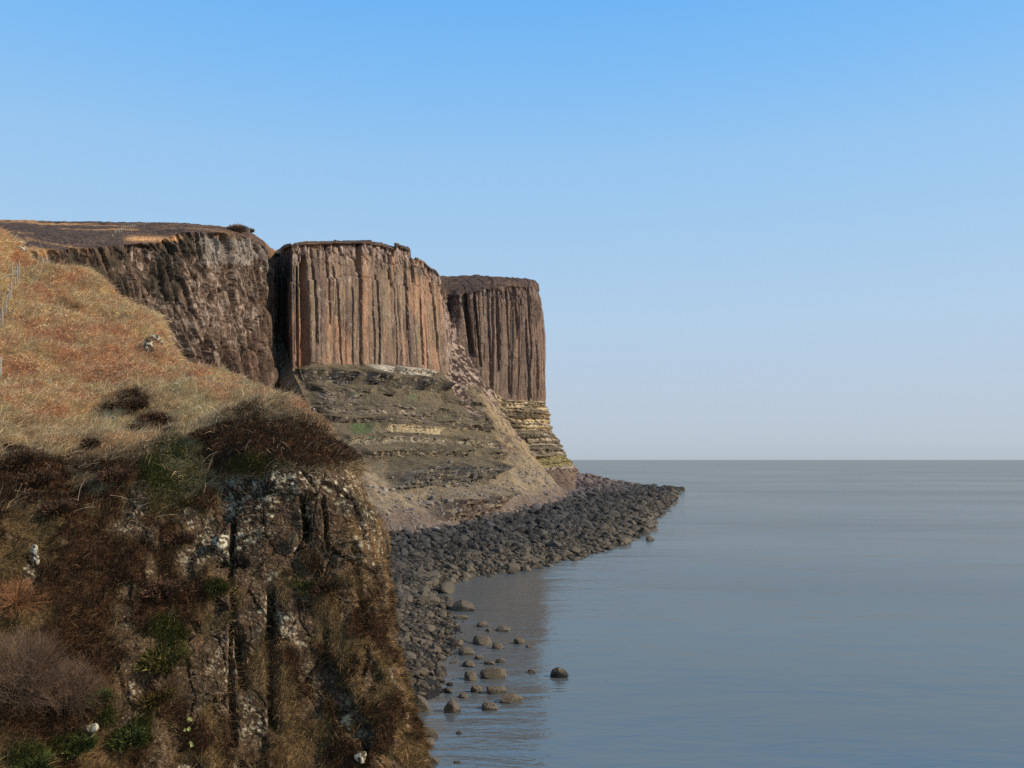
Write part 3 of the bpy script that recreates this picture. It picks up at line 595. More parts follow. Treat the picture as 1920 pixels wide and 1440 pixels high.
hb(812, 1432, 32, 14, 'flat boulder at the bottom edge beside the cliff')
hb(857, 1431, 18, 4, 'barely showing sunken boulder near the bottom edge')
hb(1219, 1013, 22, 11, 'lone rounded boulder in the sea off the far beach')
hb(1170, 1019, 34, 20, 'large dark pointed boulder on the waterline of the far beach')
hb(1222, 995, 20, 4, 'thin flat rock awash beyond the lone far boulder')
hb(1230, 980, 15, 6, 'small flat rock awash near the far spit')
hb(1228, 968, 24, 9, 'pair-like lumpy rock in the water beside the far spit')
hb(1104, 1028, 22, 10, 'low boulder at the waterline of the middle beach')
hb(1199, 1005, 7, 3, 'tiny rock awash left of the lone far boulder')
hand_xy = []
for (bx, by, wd_, ht_, lab, sd_) in hand:
    d = H*F/(by-862); hand_xy.append(((bx-960)*d/F, d, wd_/2*d/F))
hand_xy = np.array(hand_xy)
keepb = np.ones(NB, bool)
for hx, hy, hr in hand_xy: keepb &= np.hypot(pos[:, 0]-hx, pos[:, 1]-hy) > hr+rad*0.9
pos, rad = pos[keepb], rad[keepb]; NB = len(pos)
pos[:, 2] += rad*0.15*rng.random(NB)
bqx, bqy = proj(pos)
cliff_edge = np.interp(bqy, [880, 1000, 1060, 1120, 1190, 1250, 1300, 1370, 1440], [720, 716, 722, 724, 736, 748, 768, 785, 798])
vis = (bqx > cliff_edge+8) & (bqy > 900) & (bqy < 1445)
score = np.where(vis, rad/pos[:, 1], 0)
order = np.argsort(-score); nind = 300-len(hand)
ind, rest = order[:nind], order[nind:]
bm_meshes = []
for k, (V, Fc) in enumerate(big_rocks):
    me = mesh_np('boulder', V, Fc, M_boulder, None, True); me.polygons.foreach_set('use_smooth', np.zeros(len(Fc), bool)); bm_meshes.append(me)
for k, (bx, by, wd_, ht_, lab, sd_) in enumerate(hand):
    d = H*F/(by-862); o = link('boulder', bm_meshes[k % 16]); wx = wd_/2*d/F; hz = ht_*d/F
    o.scale = (wx*1.05, wx*1.0, hz*0.95); o.location = ((bx-960)*d/F, d+wx*0.4, hz*0.12); o.rotation_euler = (0, 0, rng.uniform(-0.5, 0.5))
    o.scale[2] = hz*1.15
    tag(o, lab, 'boulder', 'boulders at the water edge')
for k in ind:
    o = link('boulder', bm_meshes[int(rng.integers(16))]); r_ = rad[k]*1.1
    o.scale = (r_, r_, r_); o.location = pos[k]; o.rotation_euler = (rng.normal(0, 0.25), rng.normal(0, 0.25), rng.uniform(0, 6.28))
    tag(o, 'dark basalt boulder lying among the crowded stones of the near beach', 'boulder', 'crowded boulders of the near beach')
def scatter_rocks(pos, rad, prot, seed):
    g = np.random.default_rng(seed); n = len(pos); R = rotm(g, n); which = g.integers(0, len(prot), n)
    Vs, Fs, off = [], [], 0
    for q, (V, Fc) in enumerate(prot):
        m = np.where(which == q)[0]
        if not len(m): continue
        W_ = np.einsum('nij,vj->nvi', R[m], V)*rad[m][:, None, None]+pos[m][:, None, :]
        Vs.append(W_.reshape(-1, 3)); Fs.append((Fc[None]+(np.arange(len(m))*len(V))[:, None, None]+off).reshape(-1, 3)); off += len(m)*len(V)
    return np.concatenate(Vs), np.concatenate(Fs)
V, Fc = scatter_rocks(pos[rest], rad[rest]*1.1, small_rocks, 5)
o = link('boulders', mesh_np('boulders', V, Fc, M_boulder, None, False)); tag(o, 'crowded dark basalt boulders covering the beach and spit', 'boulders', kind='stuff')
# scree and fallen blocks on the lower slope
Ah = area_grid(P); rm = rc_
den = np.where((rm > 8.6) & (rm < 10.3), 0.30, np.where((rm > 5.1) & (rm <= 8.6), 0.035, 0.0))*(sc_ > 10.5)*(sc_ < 29)*(1-0.8*((sc_ > 26) & (rm < 10)))
den = den*(0.4+1.6*(n_a[:-1, :-1] > 0.5)); e = Ah*den; n_s = min(int(e.sum()), 16000); pr = (e/e.sum()).ravel()
ci = rng.choice(pr.size, n_s, p=pr); I, J = np.unravel_index(ci, Ah.shape); ps = P[I, J]+0
rd = np.clip(np.exp(rng.normal(math.log(0.30), 0.5, n_s)), 0.12, 1.5)
V, Fc = scatter_rocks(ps, rd, small_rocks, 6)
M_scree = m_flat('fallen_rock', (0.20, 0.165, 0.135), 0.9, 0.8, 0.45, 0.1)
o = link('scree', mesh_np('scree', V, Fc, M_scree, None, False)); tag(o, 'loose pale stones and blocks scattered on the slope below the cliffs', 'scree', kind='stuff')

# ------------------------------------------------------------------ the near cliff and bracken slope
def fsec(px, crest, rows):
    """rows: (py, d) from just below the crest to the bottom"""
    c = np.array(pw(px, crest[0], crest[1]))
    back1 = c+np.array((-0.5, 5, -1.0)); back0 = c+np.array((-1.5, 22, -16)); 
    pts = [back0, back1, c]+[np.array(pw(px, a, d)) for a, d in rows]
    last = pts[-1].copy(); last[2] = -2; last[1] -= 0.5; pts.append(last); return pts
FG = []
lr = lambda d6, d7, d8: [(1000, d6), (1200, d7), (1440, d8)]
def left_rows(dep): return [(560, 52*dep), (640, 47*dep), (720, 42*dep), (780, 38*dep), (850, 33.5*dep), (1000, 29*dep), (1200, 26*dep), (1440, 23.5*dep), (1650, 22*dep)]
FG.append(fsec(-420, (330, 58), left_rows(0.93)))
FG.append(fsec(-200, (380, 60), left_rows(0.96)))
FG.append(fsec(-60, (420, 61), left_rows(0.98)))
FG.append(fsec(0, (437, 62), left_rows(0.99)))
FG.append(fsec(24, (484, 62), left_rows(1.0)))
FG.append(fsec(60, (498, 61), left_rows(1.01)))
FG.append(fsec(110, (511, 60), [(570, 53), (650, 47.5), (720, 43), (780, 39), (850, 34.5), (1000, 30), (1200, 27), (1440, 24.5), (1650, 23)]))
FG.append(fsec(155, (531, 59), [(585, 53), (655, 48), (720, 43.5), (780, 39.5), (850, 35), (1000, 30.5), (1200, 27.8), (1440, 25.3), (1650, 24)]))
FG.append(fsec(195, (563, 57), [(610, 52.5), (665, 48), (720, 44), (780, 40), (850, 35.3), (1000, 31), (1200, 28.4), (1440, 26), (1650, 25)]))
FG.append(fsec(250, (580, 56), [(625, 52), (670, 48.5), (720, 44.5), (780, 40.3), (850, 35.5), (1000, 31.5), (1200, 29), (1440, 26.7), (1650, 26)]))
FG.append(fsec(278, (612, 54), [(645, 51), (680, 48.3), (725, 44.7), (780, 40.5), (850, 35.6), (1000, 31.8), (1200, 29.3), (1440, 27), (1650, 26.5)]))
FG.append(fsec(300, (683, 49), [(695, 48), (712, 46.5), (735, 44.5), (780, 40.8), (850, 35.8), (1000, 32), (1200, 29.6), (1440, 27.4), (1650, 27)]))
FG.append(fsec(350, (701, 48), [(710, 47), (725, 45.5), (745, 43.6), (785, 40.2), (850, 35.6), (1000, 32.2), (1200, 30), (1440, 28.2), (1650, 27.5)]))
FG.append(fsec(420, (730, 46), [(738, 45), (745, 43.5), (760, 42), (790, 38.5), (850, 35.3), (1000, 32.4), (1200, 30.4), (1440, 29), (1650, 28.5)]))
FG.append(fsec(490, (757, 44), [(762, 43.2), (768, 42), (775, 40), (800, 37.6), (865, 34.2), (1000, 32.6), (1200, 31), (1440, 29.8), (1650, 29.4)]))
FG.append(fsec(550, (786, 42), [(790, 41.2), (795, 40), (801, 38.6), (815, 36.6), (875, 34), (1000, 32.8), (1200, 31.5), (1440, 30.5), (1650, 30)]))
FG.append(fsec(600, (820, 40.5), [(824, 39.8), (829, 38.8), (834, 37.6), (845, 36), (885, 34.2), (1000, 33.1), (1200, 32), (1440, 31.1), (1650, 30.6)]))
def edge(pts):
    p = [np.array(pw(*q)) for q in pts]; c = p[0]
    last = p[-1].copy(); last[2] = -2
    return [np.array((-17.0, c[1]+21, 0.5)), c+np.array((-3.0, 5, -2.5))]+p+[last]
E0 = [(640, 850, 39.5), (645, 854, 38.8), (650, 858, 38), (656, 872, 37), (662, 890, 36), (672, 930, 35), (690, 1010, 34), (704, 1200, 33), (752, 1440, 32), (775, 1650, 31.5)]
FG.append(edge([(p-14 if q < 1000 else p-22, q, d-0.4) for p, q, d in E0]))
E1 = [(645, 856, 41), (652, 862, 40.4), (658, 870, 39.8), (664, 880, 39), (672, 905, 38), (690, 950, 37), (716, 1015, 36.2), (736, 1195, 35), (795, 1440, 34), (822, 1650, 33.5)]
FG.append(edge(E1))
FG.append(edge([(p-6, q, d+3.5) for p, q, d in E1]))
FG.append(edge([(p-24, q, d+9) for p, q, d in E1]))
def tail(K, B, b1, b0):
    K, B = np.array(K), np.array(B); n = len(E1)
    return [np.array(b0), np.array(b1)]+[K+(B-K)*t+np.array((0.8*math.sin(3.1*t), 0, 0)) for t in np.linspace(0, 1, n)]+[B+np.array((0.5, 0, -2))]
FG.append(tail((-14.5, 58, 13.5), (-12, 60, 0), (-17, 62, 11), (-23, 74, 0)))
FG.append(tail((-22, 69, 8), (-20, 73, 0), (-24, 73, 6), (-29, 80, -1)))
FG.append(tail((-32, 84, 2), (-31, 85, -1), (-33, 86, 1), (-34, 88, -2)))
FG = np.array(FG)
sl_ = np.linalg.norm(FG[1:, 8]-FG[:-1, 8], axis=-1)
nsf = [max(6, int(l/0.045)) for l in sl_]; nsf[0] = 30; nsf[-1] = 50; nsf[-2] = 80; nsf[-3] = 110
nrf = [70, 40, 70, 60, 60, 60, 75, 80, 100, 100, 40, 10]
FP, fsi, fri = loft(FG, nsf, nrf, True)
FP = box2(box2(FP, 8, 0), 5, 1)
Fb = FP.copy(); fpx, fpy = proj(Fb)
S2, R2 = np.meshgrid(fsi, fri, indexing='ij')
Q = box2(box2(FP, 14, 0), 14, 1)
FN = np.cross(np.gradient(Q, axis=0), np.gradient(Q, axis=1)); FN /= np.linalg.norm(FN, axis=-1, keepdims=True)+1e-9
if FN[(fsi > 10) & (fsi < 15)][:, (fri > 7) & (fri < 10), 1].mean() > 0: FN = -FN
x, y, z = FP[..., 0], FP[..., 1], FP[..., 2]
wpx = fpx+40*(fbm(x/2, y/2, z/2, 3, 501)-0.5); wpy = fpy+40*(fbm(x/2, y/2, z/2, 3, 502)-0.5)
def blob(cx, cy, rx, ry, ang=0.0, soft=0.35):
    a = radians(ang); dx, dy = wpx-cx, wpy-cy; u = (dx*math.cos(a)+dy*math.sin(a))/rx; v = (-dx*math.sin(a)+dy*math.cos(a))/ry
    return 1-ss(1-soft, 1+soft, np.sqrt(u*u+v*v))
# rock face: right of x 395 below the heather brow, plus patches showing through further left
rock = ss(392, 410, wpx)*ss(884, 898, wpy+0.04*(wpx-400))
veg = ss(0.52, 0.58, fbm(x/1.2, y/1.5, z/1.1, 4, 503)+0.17*ss(1030, 1420, wpy)-0.06)
veg = np.clip(veg*ss(1040, 1120, wpy), 0, 1)
for b_ in ((590, 1060, 22, 60, 10), (560, 1100, 50, 45, 0), (640, 1240, 45, 120, -8), (560, 1390, 120, 60, 5), (420, 1120, 35, 45, 0), (730, 1330, 30, 22, 20), (500, 1300, 40, 90, -5), (660, 1130, 25, 30, 30)):
    veg = np.maximum(veg, blob(*b_)*ss(0.40, 0.52, fbm(x/0.8, y/0.8, z/0.8, 4, 507)))
patch = np.zeros_like(rock)
for b_ in ((252, 945, 26, 26), (240, 985, 35, 26), (355, 960, 30, 20), (380, 1000, 25, 35), (365, 1045, 35, 40), (62, 1065, 16, 34), (275, 1080, 16, 40), (420, 1025, 28, 24), (430, 1240, 38, 80), (250, 1240, 14, 40), (370, 1220, 20, 55), (300, 1385, 22, 30), (470, 1345, 40, 50), (165, 1375, 16, 16), (340, 1440, 60, 22), (15, 1010, 10, 10), (120, 1010, 12, 8), (22, 458, 26, 9), (245, 1300, 10, 50)):
    patch = np.maximum(patch, blob(*b_))
patch = np.maximum(patch, ss(0.58, 0.62, fbm(x/0.9, y/0.9, z/1.4, 4, 508)+0.03*ss(1000, 1200, wpy))*ss(170, 230, wpx)*ss(900, 960, wpy))
rockm = np.clip(np.maximum(rock*(1-veg), patch*0.95), 0, 1)
rockm = rockm*(S2 < 20)+(S2 >= 20)*ss(0.45, 0.6, fbm(x/2, y/2, z/2, 3, 504))
rockm *= ss(3.0, 3.4, R2)
heath = ss(0.52, 0.60, fbm(x/1.5, y/1.5, z/1.5, 4, 505)+0.14*ss(820, 900, wpy)*(1-ss(250, 420, wpx))-0.02)*ss(790, 870, wpy)
for b_ in ((470, 835, 105, 58, 3), (560, 840, 90, 60, 30), (245, 752, 32, 13, 10), (300, 785, 30, 18, 10), (350, 1090, 45, 60, 0), (30, 850, 40, 20, 0), (80, 1330, 120, 60, 0), (640, 870, 30, 40, 45), (398, 845, 40, 45, 0)):
    heath = np.maximum(heath, blob(*b_))
for b_ in ((468, 840, 104, 52, 2), (560, 852, 92, 50, 26), (618, 872, 46, 40, 40)): heath = np.maximum(heath, blob(*b_, 0.15))
heath = heath*(1-rockm)
greenm = np.maximum.reduce([blob(315, 885, 55, 65, 35)*0.9, blob(305, 1215, 42, 55, 30), blob(250, 1370, 35, 30, 0), blob(60, 1420, 40, 25), blob(140, 1395, 36, 20, -10), blob(405, 1105, 18, 20, 0), blob(200, 1350, 26, 16), blob(650, 565, 1, 1), blob(575, 1098, 28, 18), blob(130, 560, 28, 14, 40)*0.5, blob(480, 880, 60, 14, 10)*0.5])*(1-rockm)
brack = ss(0.45, 0.55, fbm(x/3.2, y/3.2, z/3.2, 5, 506)+0.30*(1-ss(640, 780, wpy+0.1*(wpx-100)))-0.12*blob(330, 770, 140, 60, 10)-0.08)
for b_ in ((110, 700, 220, 45, 0), (60, 640, 90, 110, 0), (420, 735, 90, 14, 16)): brack = np.maximum(brack, blob(*b_))
brack = brack*(1-ss(760, 830, wpy-0.1*wpx))*(1-0.8*blob(390, 770, 170, 34, 12))*(1-rockm)
# displacement
lump = (1-0.6*ss(360, 420, fpx))*(fbm(x/5, y/5, z/5, 3, 510)-0.5)*1.5+(fbm(x/1.7, y/1.7, z/1.7, 4, 511)-0.5)*1.3+(fbm(x/0.45, y/0.45, z/0.45, 3, 512)-0.5)*0.28
mound = blob(470, 835, 100, 42, 3)*0.2+blob(570, 850, 50, 32, 30)*0.15+heath*0.15+greenm*0.12
w1, w2, wid = worley((x+0.12*z)/1.45+0.3*(fbm(x,y,z,2,520)-0.5), (y)/1.9, z/2.1+0.3*(fbm(x,y,z,2,519)-0.5), 521)
q1, q2, qid = worley((x-0.05*z)/0.42, y/0.5, z/0.5, 523)
rk = (wid-0.5)*0.40-0.12*np.exp(-((w2-w1)/0.024)**2)+(qid-0.5)*0.09-0.04*np.exp(-((q2-q1)/0.06)**2)+0.26*(fbm(x/0.5, y/0.5, z/0.25, 5, 525, 0.6)-0.5)+0.9*(fbm(x/2.2, y/2.2, z/5, 3, 527)-0.5)
def crack(x0, y0, x1, y1, wdt, amt):
    t = np.clip((fpy-y0)/(y1-y0), 0, 1); cx = x0+(x1-x0)*t+8*(vn(fpy/35, fpy*0, fpy*0, 7)-0.5)
    return amt*np.exp(-((fpx-cx)/wdt)**2)*ss(y0-12, y0+12, fpy)*(1-ss(y1-12, y1+12, fpy))
cr_ = crack(566, 930, 575, 1010, 5, 0.9)+crack(604, 935, 612, 1030, 3, 0.5)+crack(432, 960, 438, 1400, 4.5, 0.6)+crack(508, 1110, 514, 1370, 8, 1.1)+crack(447, 1180, 462, 1290, 8, 0.9)+crack(612, 1180, 612, 1240, 4, 0.5)+crack(655, 1020, 690, 1180, 5, 0.4)
under = np.exp(-((fpy-1053-0.02*(fpx-400))/6)**2)*ss(398, 408, fpx)*(1-ss(450, 470, fpx))*1.1
fade = ss(0.0, 0.4, R2)
FP = FP+FN*(fade*(rockm*rk+(1-rockm)*(lump+mound)-cr_*(R2 > 3)*(S2 < 20)-under*(S2 < 20)))[..., None]
x, y, z = FP[..., 0], FP[..., 1], FP[..., 2]
na = fbm(x/0.9, y/0.9, z/0.9, 4, 531); nb = fbm(x/0.22, y/0.22, z/0.22, 4, 532); nc = fbm(x/0.07, y/0.07, z/0.07, 3, 533)
one = np.ones(3)
c_rock = mixc(rgb(82, 62, 45)*one, rgb(54, 42, 32)*one, ss(0.35, 0.65, na))
c_rock = mixc(c_rock, rgb(112, 82, 46)*one, 0.75*ss(0.5, 0.62, fbm(x/0.6, y/0.6, z/2.5, 4, 534))*ss(600, 690, wpx+0.2*(1100-wpy)*0))
lz = np.zeros_like(rock)
for b_ in ((540, 905, 150, 28, 4), (430, 930, 40, 40, 0), (490, 940, 40, 30, -20), (440, 1000, 50, 20, -10), (570, 960, 16, 14, 0), (660, 920, 30, 45, 20), (680, 1010, 30, 60, 10), (250, 945, 26, 30), (235, 985, 45, 20), (355, 965, 40, 25), (385, 1000, 25, 40), (362, 1045, 34, 40), (62, 1065, 14, 34), (275, 1080, 10, 40), (415, 1025, 26, 20), (525, 1080, 40, 18, 0), (520, 1140, 22, 40, 10), (545, 1200, 25, 40), (420, 1240, 30, 60), (655, 1175, 40, 22, 10), (640, 1190, 30, 40), (735, 1280, 14, 40), (750, 1330, 14, 30), (780, 1430, 20, 20), (470, 1350, 25, 30), (165, 1375, 14, 14), (330, 1440, 70, 10), (22, 458, 26, 8), (660, 1340, 50, 50), (240, 1290, 8, 50), (560, 875, 60, 12)):
    lz = np.maximum(lz, blob(*b_, soft=0.6) if len(b_) == 5 else blob(*b_, 0, 0.6))
lf = 0.38*fbm(x/0.28, y/0.28, z/0.28, 3, 540)+0.62*fbm(x/0.09, y/0.09, z/0.09, 4, 541, 0.7)
b1_, b2_, bid_ = worley(x/0.30+0.5*(nc-0.5), y/0.30, z/0.26+0.5*(nb-0.5), 545)
cl_ = fbm(x/0.8, y/0.8, z/0.8, 3, 546)
blot = (bid_ > 0.80-0.42*lz*ss(0.42, 0.55, cl_))*(1-ss(0.26, 0.33, b1_+0.25*(lf-0.5)))*np.clip(0.12+1.3*lz, 0, 1)
lichen = 0.55*ss(0.60, 0.625, lf+0.085*(lz-0.5)+0.10*(fbm(x/0.7, y/0.7, z/0.7, 3, 542)-0.5))*np.clip(0.25+lz, 0, 1)
speck = ss(0.66, 0.70, fbm(x/0.05, y/0.05, z/0.05, 2, 543))*0.5
c_rock = mixc(c_rock, rgb(196, 182, 150)*one, np.clip(np.maximum(lichen, blot*ss(0.42, 0.5, lf+0.08))+speck*0.6, 0, 1)*0.88)
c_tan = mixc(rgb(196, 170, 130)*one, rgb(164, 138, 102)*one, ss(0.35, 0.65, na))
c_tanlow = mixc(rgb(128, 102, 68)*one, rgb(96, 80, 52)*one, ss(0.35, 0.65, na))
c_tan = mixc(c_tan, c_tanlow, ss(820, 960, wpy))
c_br = mixc(rgb(214, 168, 126)*one, rgb(186, 138, 102)*one, ss(0.38, 0.62, fbm(x/1.6, y/1.6, z/1.2, 5, 551)))
c_br = mixc(c_br, rgb(200, 168, 124)*one, 0.6*ss(0.54, 0.64, fbm(x/2.8, y/2.8, z/2, 4, 552)))
c_he = mixc(rgb(62, 43, 28)*one, rgb(84, 58, 38)*one, ss(0.35, 0.65, nb))
c_gr = mixc(rgb(72, 72, 34)*one, rgb(92, 88, 42)*one, nb)
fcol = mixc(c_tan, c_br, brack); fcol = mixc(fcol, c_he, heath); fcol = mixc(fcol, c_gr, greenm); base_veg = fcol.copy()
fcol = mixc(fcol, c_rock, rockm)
KF = 1.0
fcol = np.clip(fcol*KF, 0.004, 0.8)
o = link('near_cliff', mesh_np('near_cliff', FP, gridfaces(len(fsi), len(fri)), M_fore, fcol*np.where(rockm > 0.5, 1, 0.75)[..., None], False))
tag(o, 'near brown cliff and grassy bracken slope filling the lower left', 'cliff', kind='structure')

# ---- plants on it: blades scattered on the surface
Af = area_grid(FP); dd2 = FP[:-1, :-1, 1]
infr = (fpx[:-1, :-1] > -60) & (fpy[:-1, :-1] < 1480) & (S2[:-1, :-1] < 20.5) & (R2[:-1, :-1] > 0.9)
def nrm(v): return v/(np.linalg.norm(v, axis=-1, keepdims=True)+1e-9)
def blades(name, weight, n, length, width, colfn, lean, label, cat, seed, droop=0.4, spread=0.6, flat=0.7, lift=0.0):
    g = np.random.default_rng(seed)
    e = Af*weight[:-1, :-1]*infr/np.maximum(dd2, 15)**1.6; pr = (e/e.sum()).ravel()
    ci = g.choice(pr.size, n, p=pr); I, J = np.unravel_index(ci, Af.shape); fu, fv = g.random((2, n))
    b = FP[I, J]+(FP[I+1, J]-FP[I, J])*fu[:, None]+(FP[I, J+1]-FP[I, J])*fv[:, None]
    nr = FN[I, J]
    cl = fbm(b[:, 0]/0.5, b[:, 1]/0.5, b[:, 2]/0.5, 2, seed+1); cl2 = fbm(b[:, 0]/0.5, b[:, 1]/0.5, b[:, 2]/0.5, 2, seed+2)
    base_dir = nrm(nr*flat+np.array((0, 0, 0.85*flat))+np.array(lean)+np.stack([cl-0.5, cl*0, cl2-0.5], -1)*2.0+g.normal(0, spread, (n, 3)))
    L_ = length*np.exp(g.normal(0, 0.35, n))*(0.6+0.9*cl); Wd = width*np.exp(g.normal(0, 0.3, n))*np.sqrt(b[:, 1]/30)
    side = nrm(np.cross(base_dir, np.array((0.1, 1, 0.15))+g.normal(0, 0.4, (n, 3))))
    down = np.array((0, -0.25, -1.0))*droop
    p0 = b-nr*0.02; p1 = b+nr*lift+base_dir*L_[:, None]*0.5; p2 = p1+nrm(base_dir+down)*L_[:, None]*0.5
    V = np.stack([p0-side*Wd[:, None]*0.5, p0+side*Wd[:, None]*0.5, p1-side*Wd[:, None]*0.42, p1+side*Wd[:, None]*0.42, p2], 1)
    col = colfn(I, J, g, n)
    cv = np.repeat(col[:, None, :], 5, 1)
    k = np.arange(n)*5
    Ft = np.concatenate([np.stack([k, k+1, k+3], -1), np.stack([k, k+3, k+2], -1), np.stack([k+2, k+3, k+4], -1)])
    o = link(name, mesh_np(name, V, Ft, M_blade, cv, True)); tag(o, label, cat, kind='stuff'); return o
def tint(c1, c2, c3, vary=0.25, gain=1.0):
    def fn(I, J, g, n):
        t = g.random(n)[:, None]; b = base_veg[I, J]
        pick = np.where(t < 0.4, c1, np.where(t < 0.75, c2, c3))
        return np.clip(gain*(0.30*pick+0.70*b)*np.exp(g.normal(0, vary, (n, 1))), 0.003, 0.7)
    return fn
low_f = ss(820, 980, fpy)
upper = (1-low_f)*(1-rockm)
lowv = low_f*(1-rockm*0.93)
blades('dry_grass', (1-brack*0.6)*(1-heath*0.97)*upper, 190000, 0.36, 0.013, tint(rgb(216, 190, 150), rgb(192, 166, 126), rgb(178, 152, 112), 0.14, 1.32), (0.55, -0.12, 0.02), 'dry tan grass laid over on the near slope', 'grass', 601, 0.4, 0.45, 0.15, 0.05)
blades('bracken', brack*upper*(1-heath)+0.02*upper*(1-heath), 170000, 0.22, 0.020, tint(rgb(222, 176, 134), rgb(202, 154, 114), rgb(172, 128, 94), 0.14, 1.32), (0.5, -0.1, 0.0), 'rusty orange dead bracken on the near slope', 'bracken', 602, 0.4, 0.8, 0.18, 0.05)
blades('tussock_grass', (1-heath*0.7)*lowv*(1-greenm*0.7), 170000, 0.22, 0.011, tint(rgb(158, 126, 84), rgb(124, 100, 66), rgb(98, 82, 54), 0.2, 1.25), (0.4, -0.15, -0.25), 'brown tufted grass on the ledges of the near cliff', 'grass', 603, 0.6, 0.6, 0.25, 0.03)
blades('heather', heath+0.03*lowv, 190000, 0.13, 0.013, tint(rgb(74, 50, 34), rgb(96, 66, 44), rgb(58, 44, 26)), (0.1, -0.2, 0.15), 'dark brown heather covering the brow and ledges of the near cliff', 'heather', 604, 0.15, 0.55)
blades('green_growth', greenm, 34000, 0.16, 0.016, tint(rgb(84, 88, 40), rgb(64, 76, 32), rgb(104, 98, 52)), (0.1, -0.2, 0.2), 'olive green mossy plants in patches on the near cliff', 'moss', 605, 0.3, 0.7)
print('NB', NB, 'head', P.shape, 'fore', FP.shape)

# ------------------------------------------------------------------ single plants, fences and stones
def surf(P_, X_, Y_, qx, qy, ok):
    d = (X_-qx)**2+(Y_-qy)**2+np.where(ok, 0, 1e9)+0.002*P_[..., 1]
    k = np.unravel_index(np.argmin(d), d.shape); return k, P_[k].copy()
gpx, gpy = proj(FP); okF = (S2 < 20.5) & (R2 > 1.6)
hpx, hpy = proj(P); okH = (Rg > 0.9) & (Rg < 3.0)
def sF(qx, qy): k, p = surf(FP, gpx, gpy, qx, qy, okF); return p, FN[k]
def sH(qx, qy): k, p = surf(P, hpx, hpy, qx, qy, okH); return p
def sH_any(qx, qy): k, p = surf(P, hpx, hpy, qx, qy, Rg > 3.0); return p
def twig_mesh(g, n, base, up, R, Hh, width, col, forks=3, leafy=0.0, leafcol=None, leafn=0, leafs=0.03):
    """n stems fanning out from the base, each bending and forking; returns stem and leaf arrays"""
    ang = g.uniform(0, 2*np.pi, n); rr = np.sqrt(g.random(n))
    up = up/np.linalg.norm(up); t1 = np.cross(up, (0.2, 1, 0.1)); t1 /= np.linalg.norm(t1); t2 = np.cross(up, t1)
    dirn = (np.cos(ang)*rr)[:, None]*t1*R+(np.sin(ang)*rr)[:, None]*t2*R
    hgt = Hh*np.sqrt(np.clip(1-rr**2*0.75, 0.05, 1))*g.uniform(0.75, 1.12, n)
    b = base+dirn*0.18*g.random((n, 1)); tip = base+dirn+up*hgt[:, None]
    mid = b*0.5+tip*0.5+g.normal(0, 0.06*Hh, (n, 3))+up*0.06*Hh
    Vs, Fs, Cs = [], [], []
    def prism(A, B, wa, wb, c):
        d = nrm(B-A); s1 = nrm(np.cross(d, np.array((0.3, 0.2, 1.0)))); s2 = np.cross(d, s1)
        ring = []
        for Pt, w_ in ((A, wa), (B, wb)):
            for a_ in (0, 2.094, 4.189): ring.append(Pt+(s1*math.cos(a_)+s2*math.sin(a_))*np.asarray(w_).reshape(-1, 1))
        V = np.stack(ring, 1); m = len(A); k = np.arange(m)*6+sum(len(v) for v in Vs)
        F_ = [np.stack([k+i, k+(i+1) % 3, k+3+(i+1) % 3, k+3+i], -1) for i in range(3)]
        Vs.append(V.reshape(-1, 3)); Fs.append(np.concatenate(F_)); Cs.append(np.repeat(c, 6, 0))
    cc = np.array(col)*np.exp(g.normal(0, 0.25, (n, 1)))
    prism(b, mid, width*1.6*np.ones(n), width*1.1*np.ones(n), cc); prism(mid, tip, width*1.1*np.ones(n), width*0.4*np.ones(n), cc)
    tips = [tip]
    for q in range(forks):
        t = g.uniform(0.25, 0.85, (n, 1)); st = mid+(tip-mid)*t
        en = st+nrm((tip-mid)*0.9+g.normal(0, 0.35, (n, 3))*np.linalg.norm(tip-mid, axis=1, keepdims=True))*(0.28*Hh*g.uniform(0.5, 1.1, (n, 1)))
        prism(st, en, width*0.6*np.ones(n), width*0.3*np.ones(n), cc); tips.append(en); tips.append(st)
    V, Fc, Cc = np.concatenate(Vs), np.concatenate(Fs), np.concatenate(Cs)
    if not leafn: return (V, Fc, Cc), None
    T = np.concatenate(tips); k = g.integers(0, len(T), leafn); c0 = T[k]+g.normal(0, 0.05*Hh, (leafn, 3))
    d = nrm((c0-base)+g.normal(0, 0.5*Hh, (leafn, 3))+up*0.3*Hh); s1 = nrm(np.cross(d, g.normal(size=(leafn, 3))))
    l = leafs*np.exp(g.normal(0, 0.3, (leafn, 1)))
    LV = np.stack([c0-s1*l*0.22, c0+s1*l*0.22, c0+d*l*1.6], 1).reshape(-1, 3)
    lc = np.array(leafcol)[g.integers(0, len(leafcol), leafn)]*np.exp(g.normal(0, 0.25, (leafn, 1)))
    return (V, Fc, Cc), (LV, np.arange(leafn*3).reshape(-1, 3), np.repeat(lc, 3, 0))
def shrub(name, p, up, R, Hh, n, width, col, label, cat, seed, group=None, forks=3, leafn=0, leafcol=None, leafs=0.03):
    g = np.random.default_rng(seed)
    st, lv = twig_mesh(g, n, np.zeros(3), up, R, Hh, width, col, forks, 0, leafcol, leafn, leafs)
    o = bpy.data.objects.new(name, None); C.objects.link(o); o.location = p-np.array((0, 0, 0.03)); tag(o, label, cat, group)
    link('stems', mesh_np('stems', st[0], st[1], M_blade, st[2]), o)
    if lv: link('foliage', mesh_np('foliage', lv[0], lv[1], M_blade, lv[2]), o)
    return o
HE = [rgb(66, 48, 34), rgb(86, 64, 46), rgb(56, 46, 30), rgb(96, 72, 56)]
HR = [rgb(92, 66, 50), rgb(106, 80, 62), rgb(70, 52, 40)]
GR = [rgb(68, 74, 34), rgb(50, 60, 26), rgb(86, 86, 46)]
GY = [rgb(112, 92, 74), rgb(134, 112, 92), rgb(88, 70, 56)]
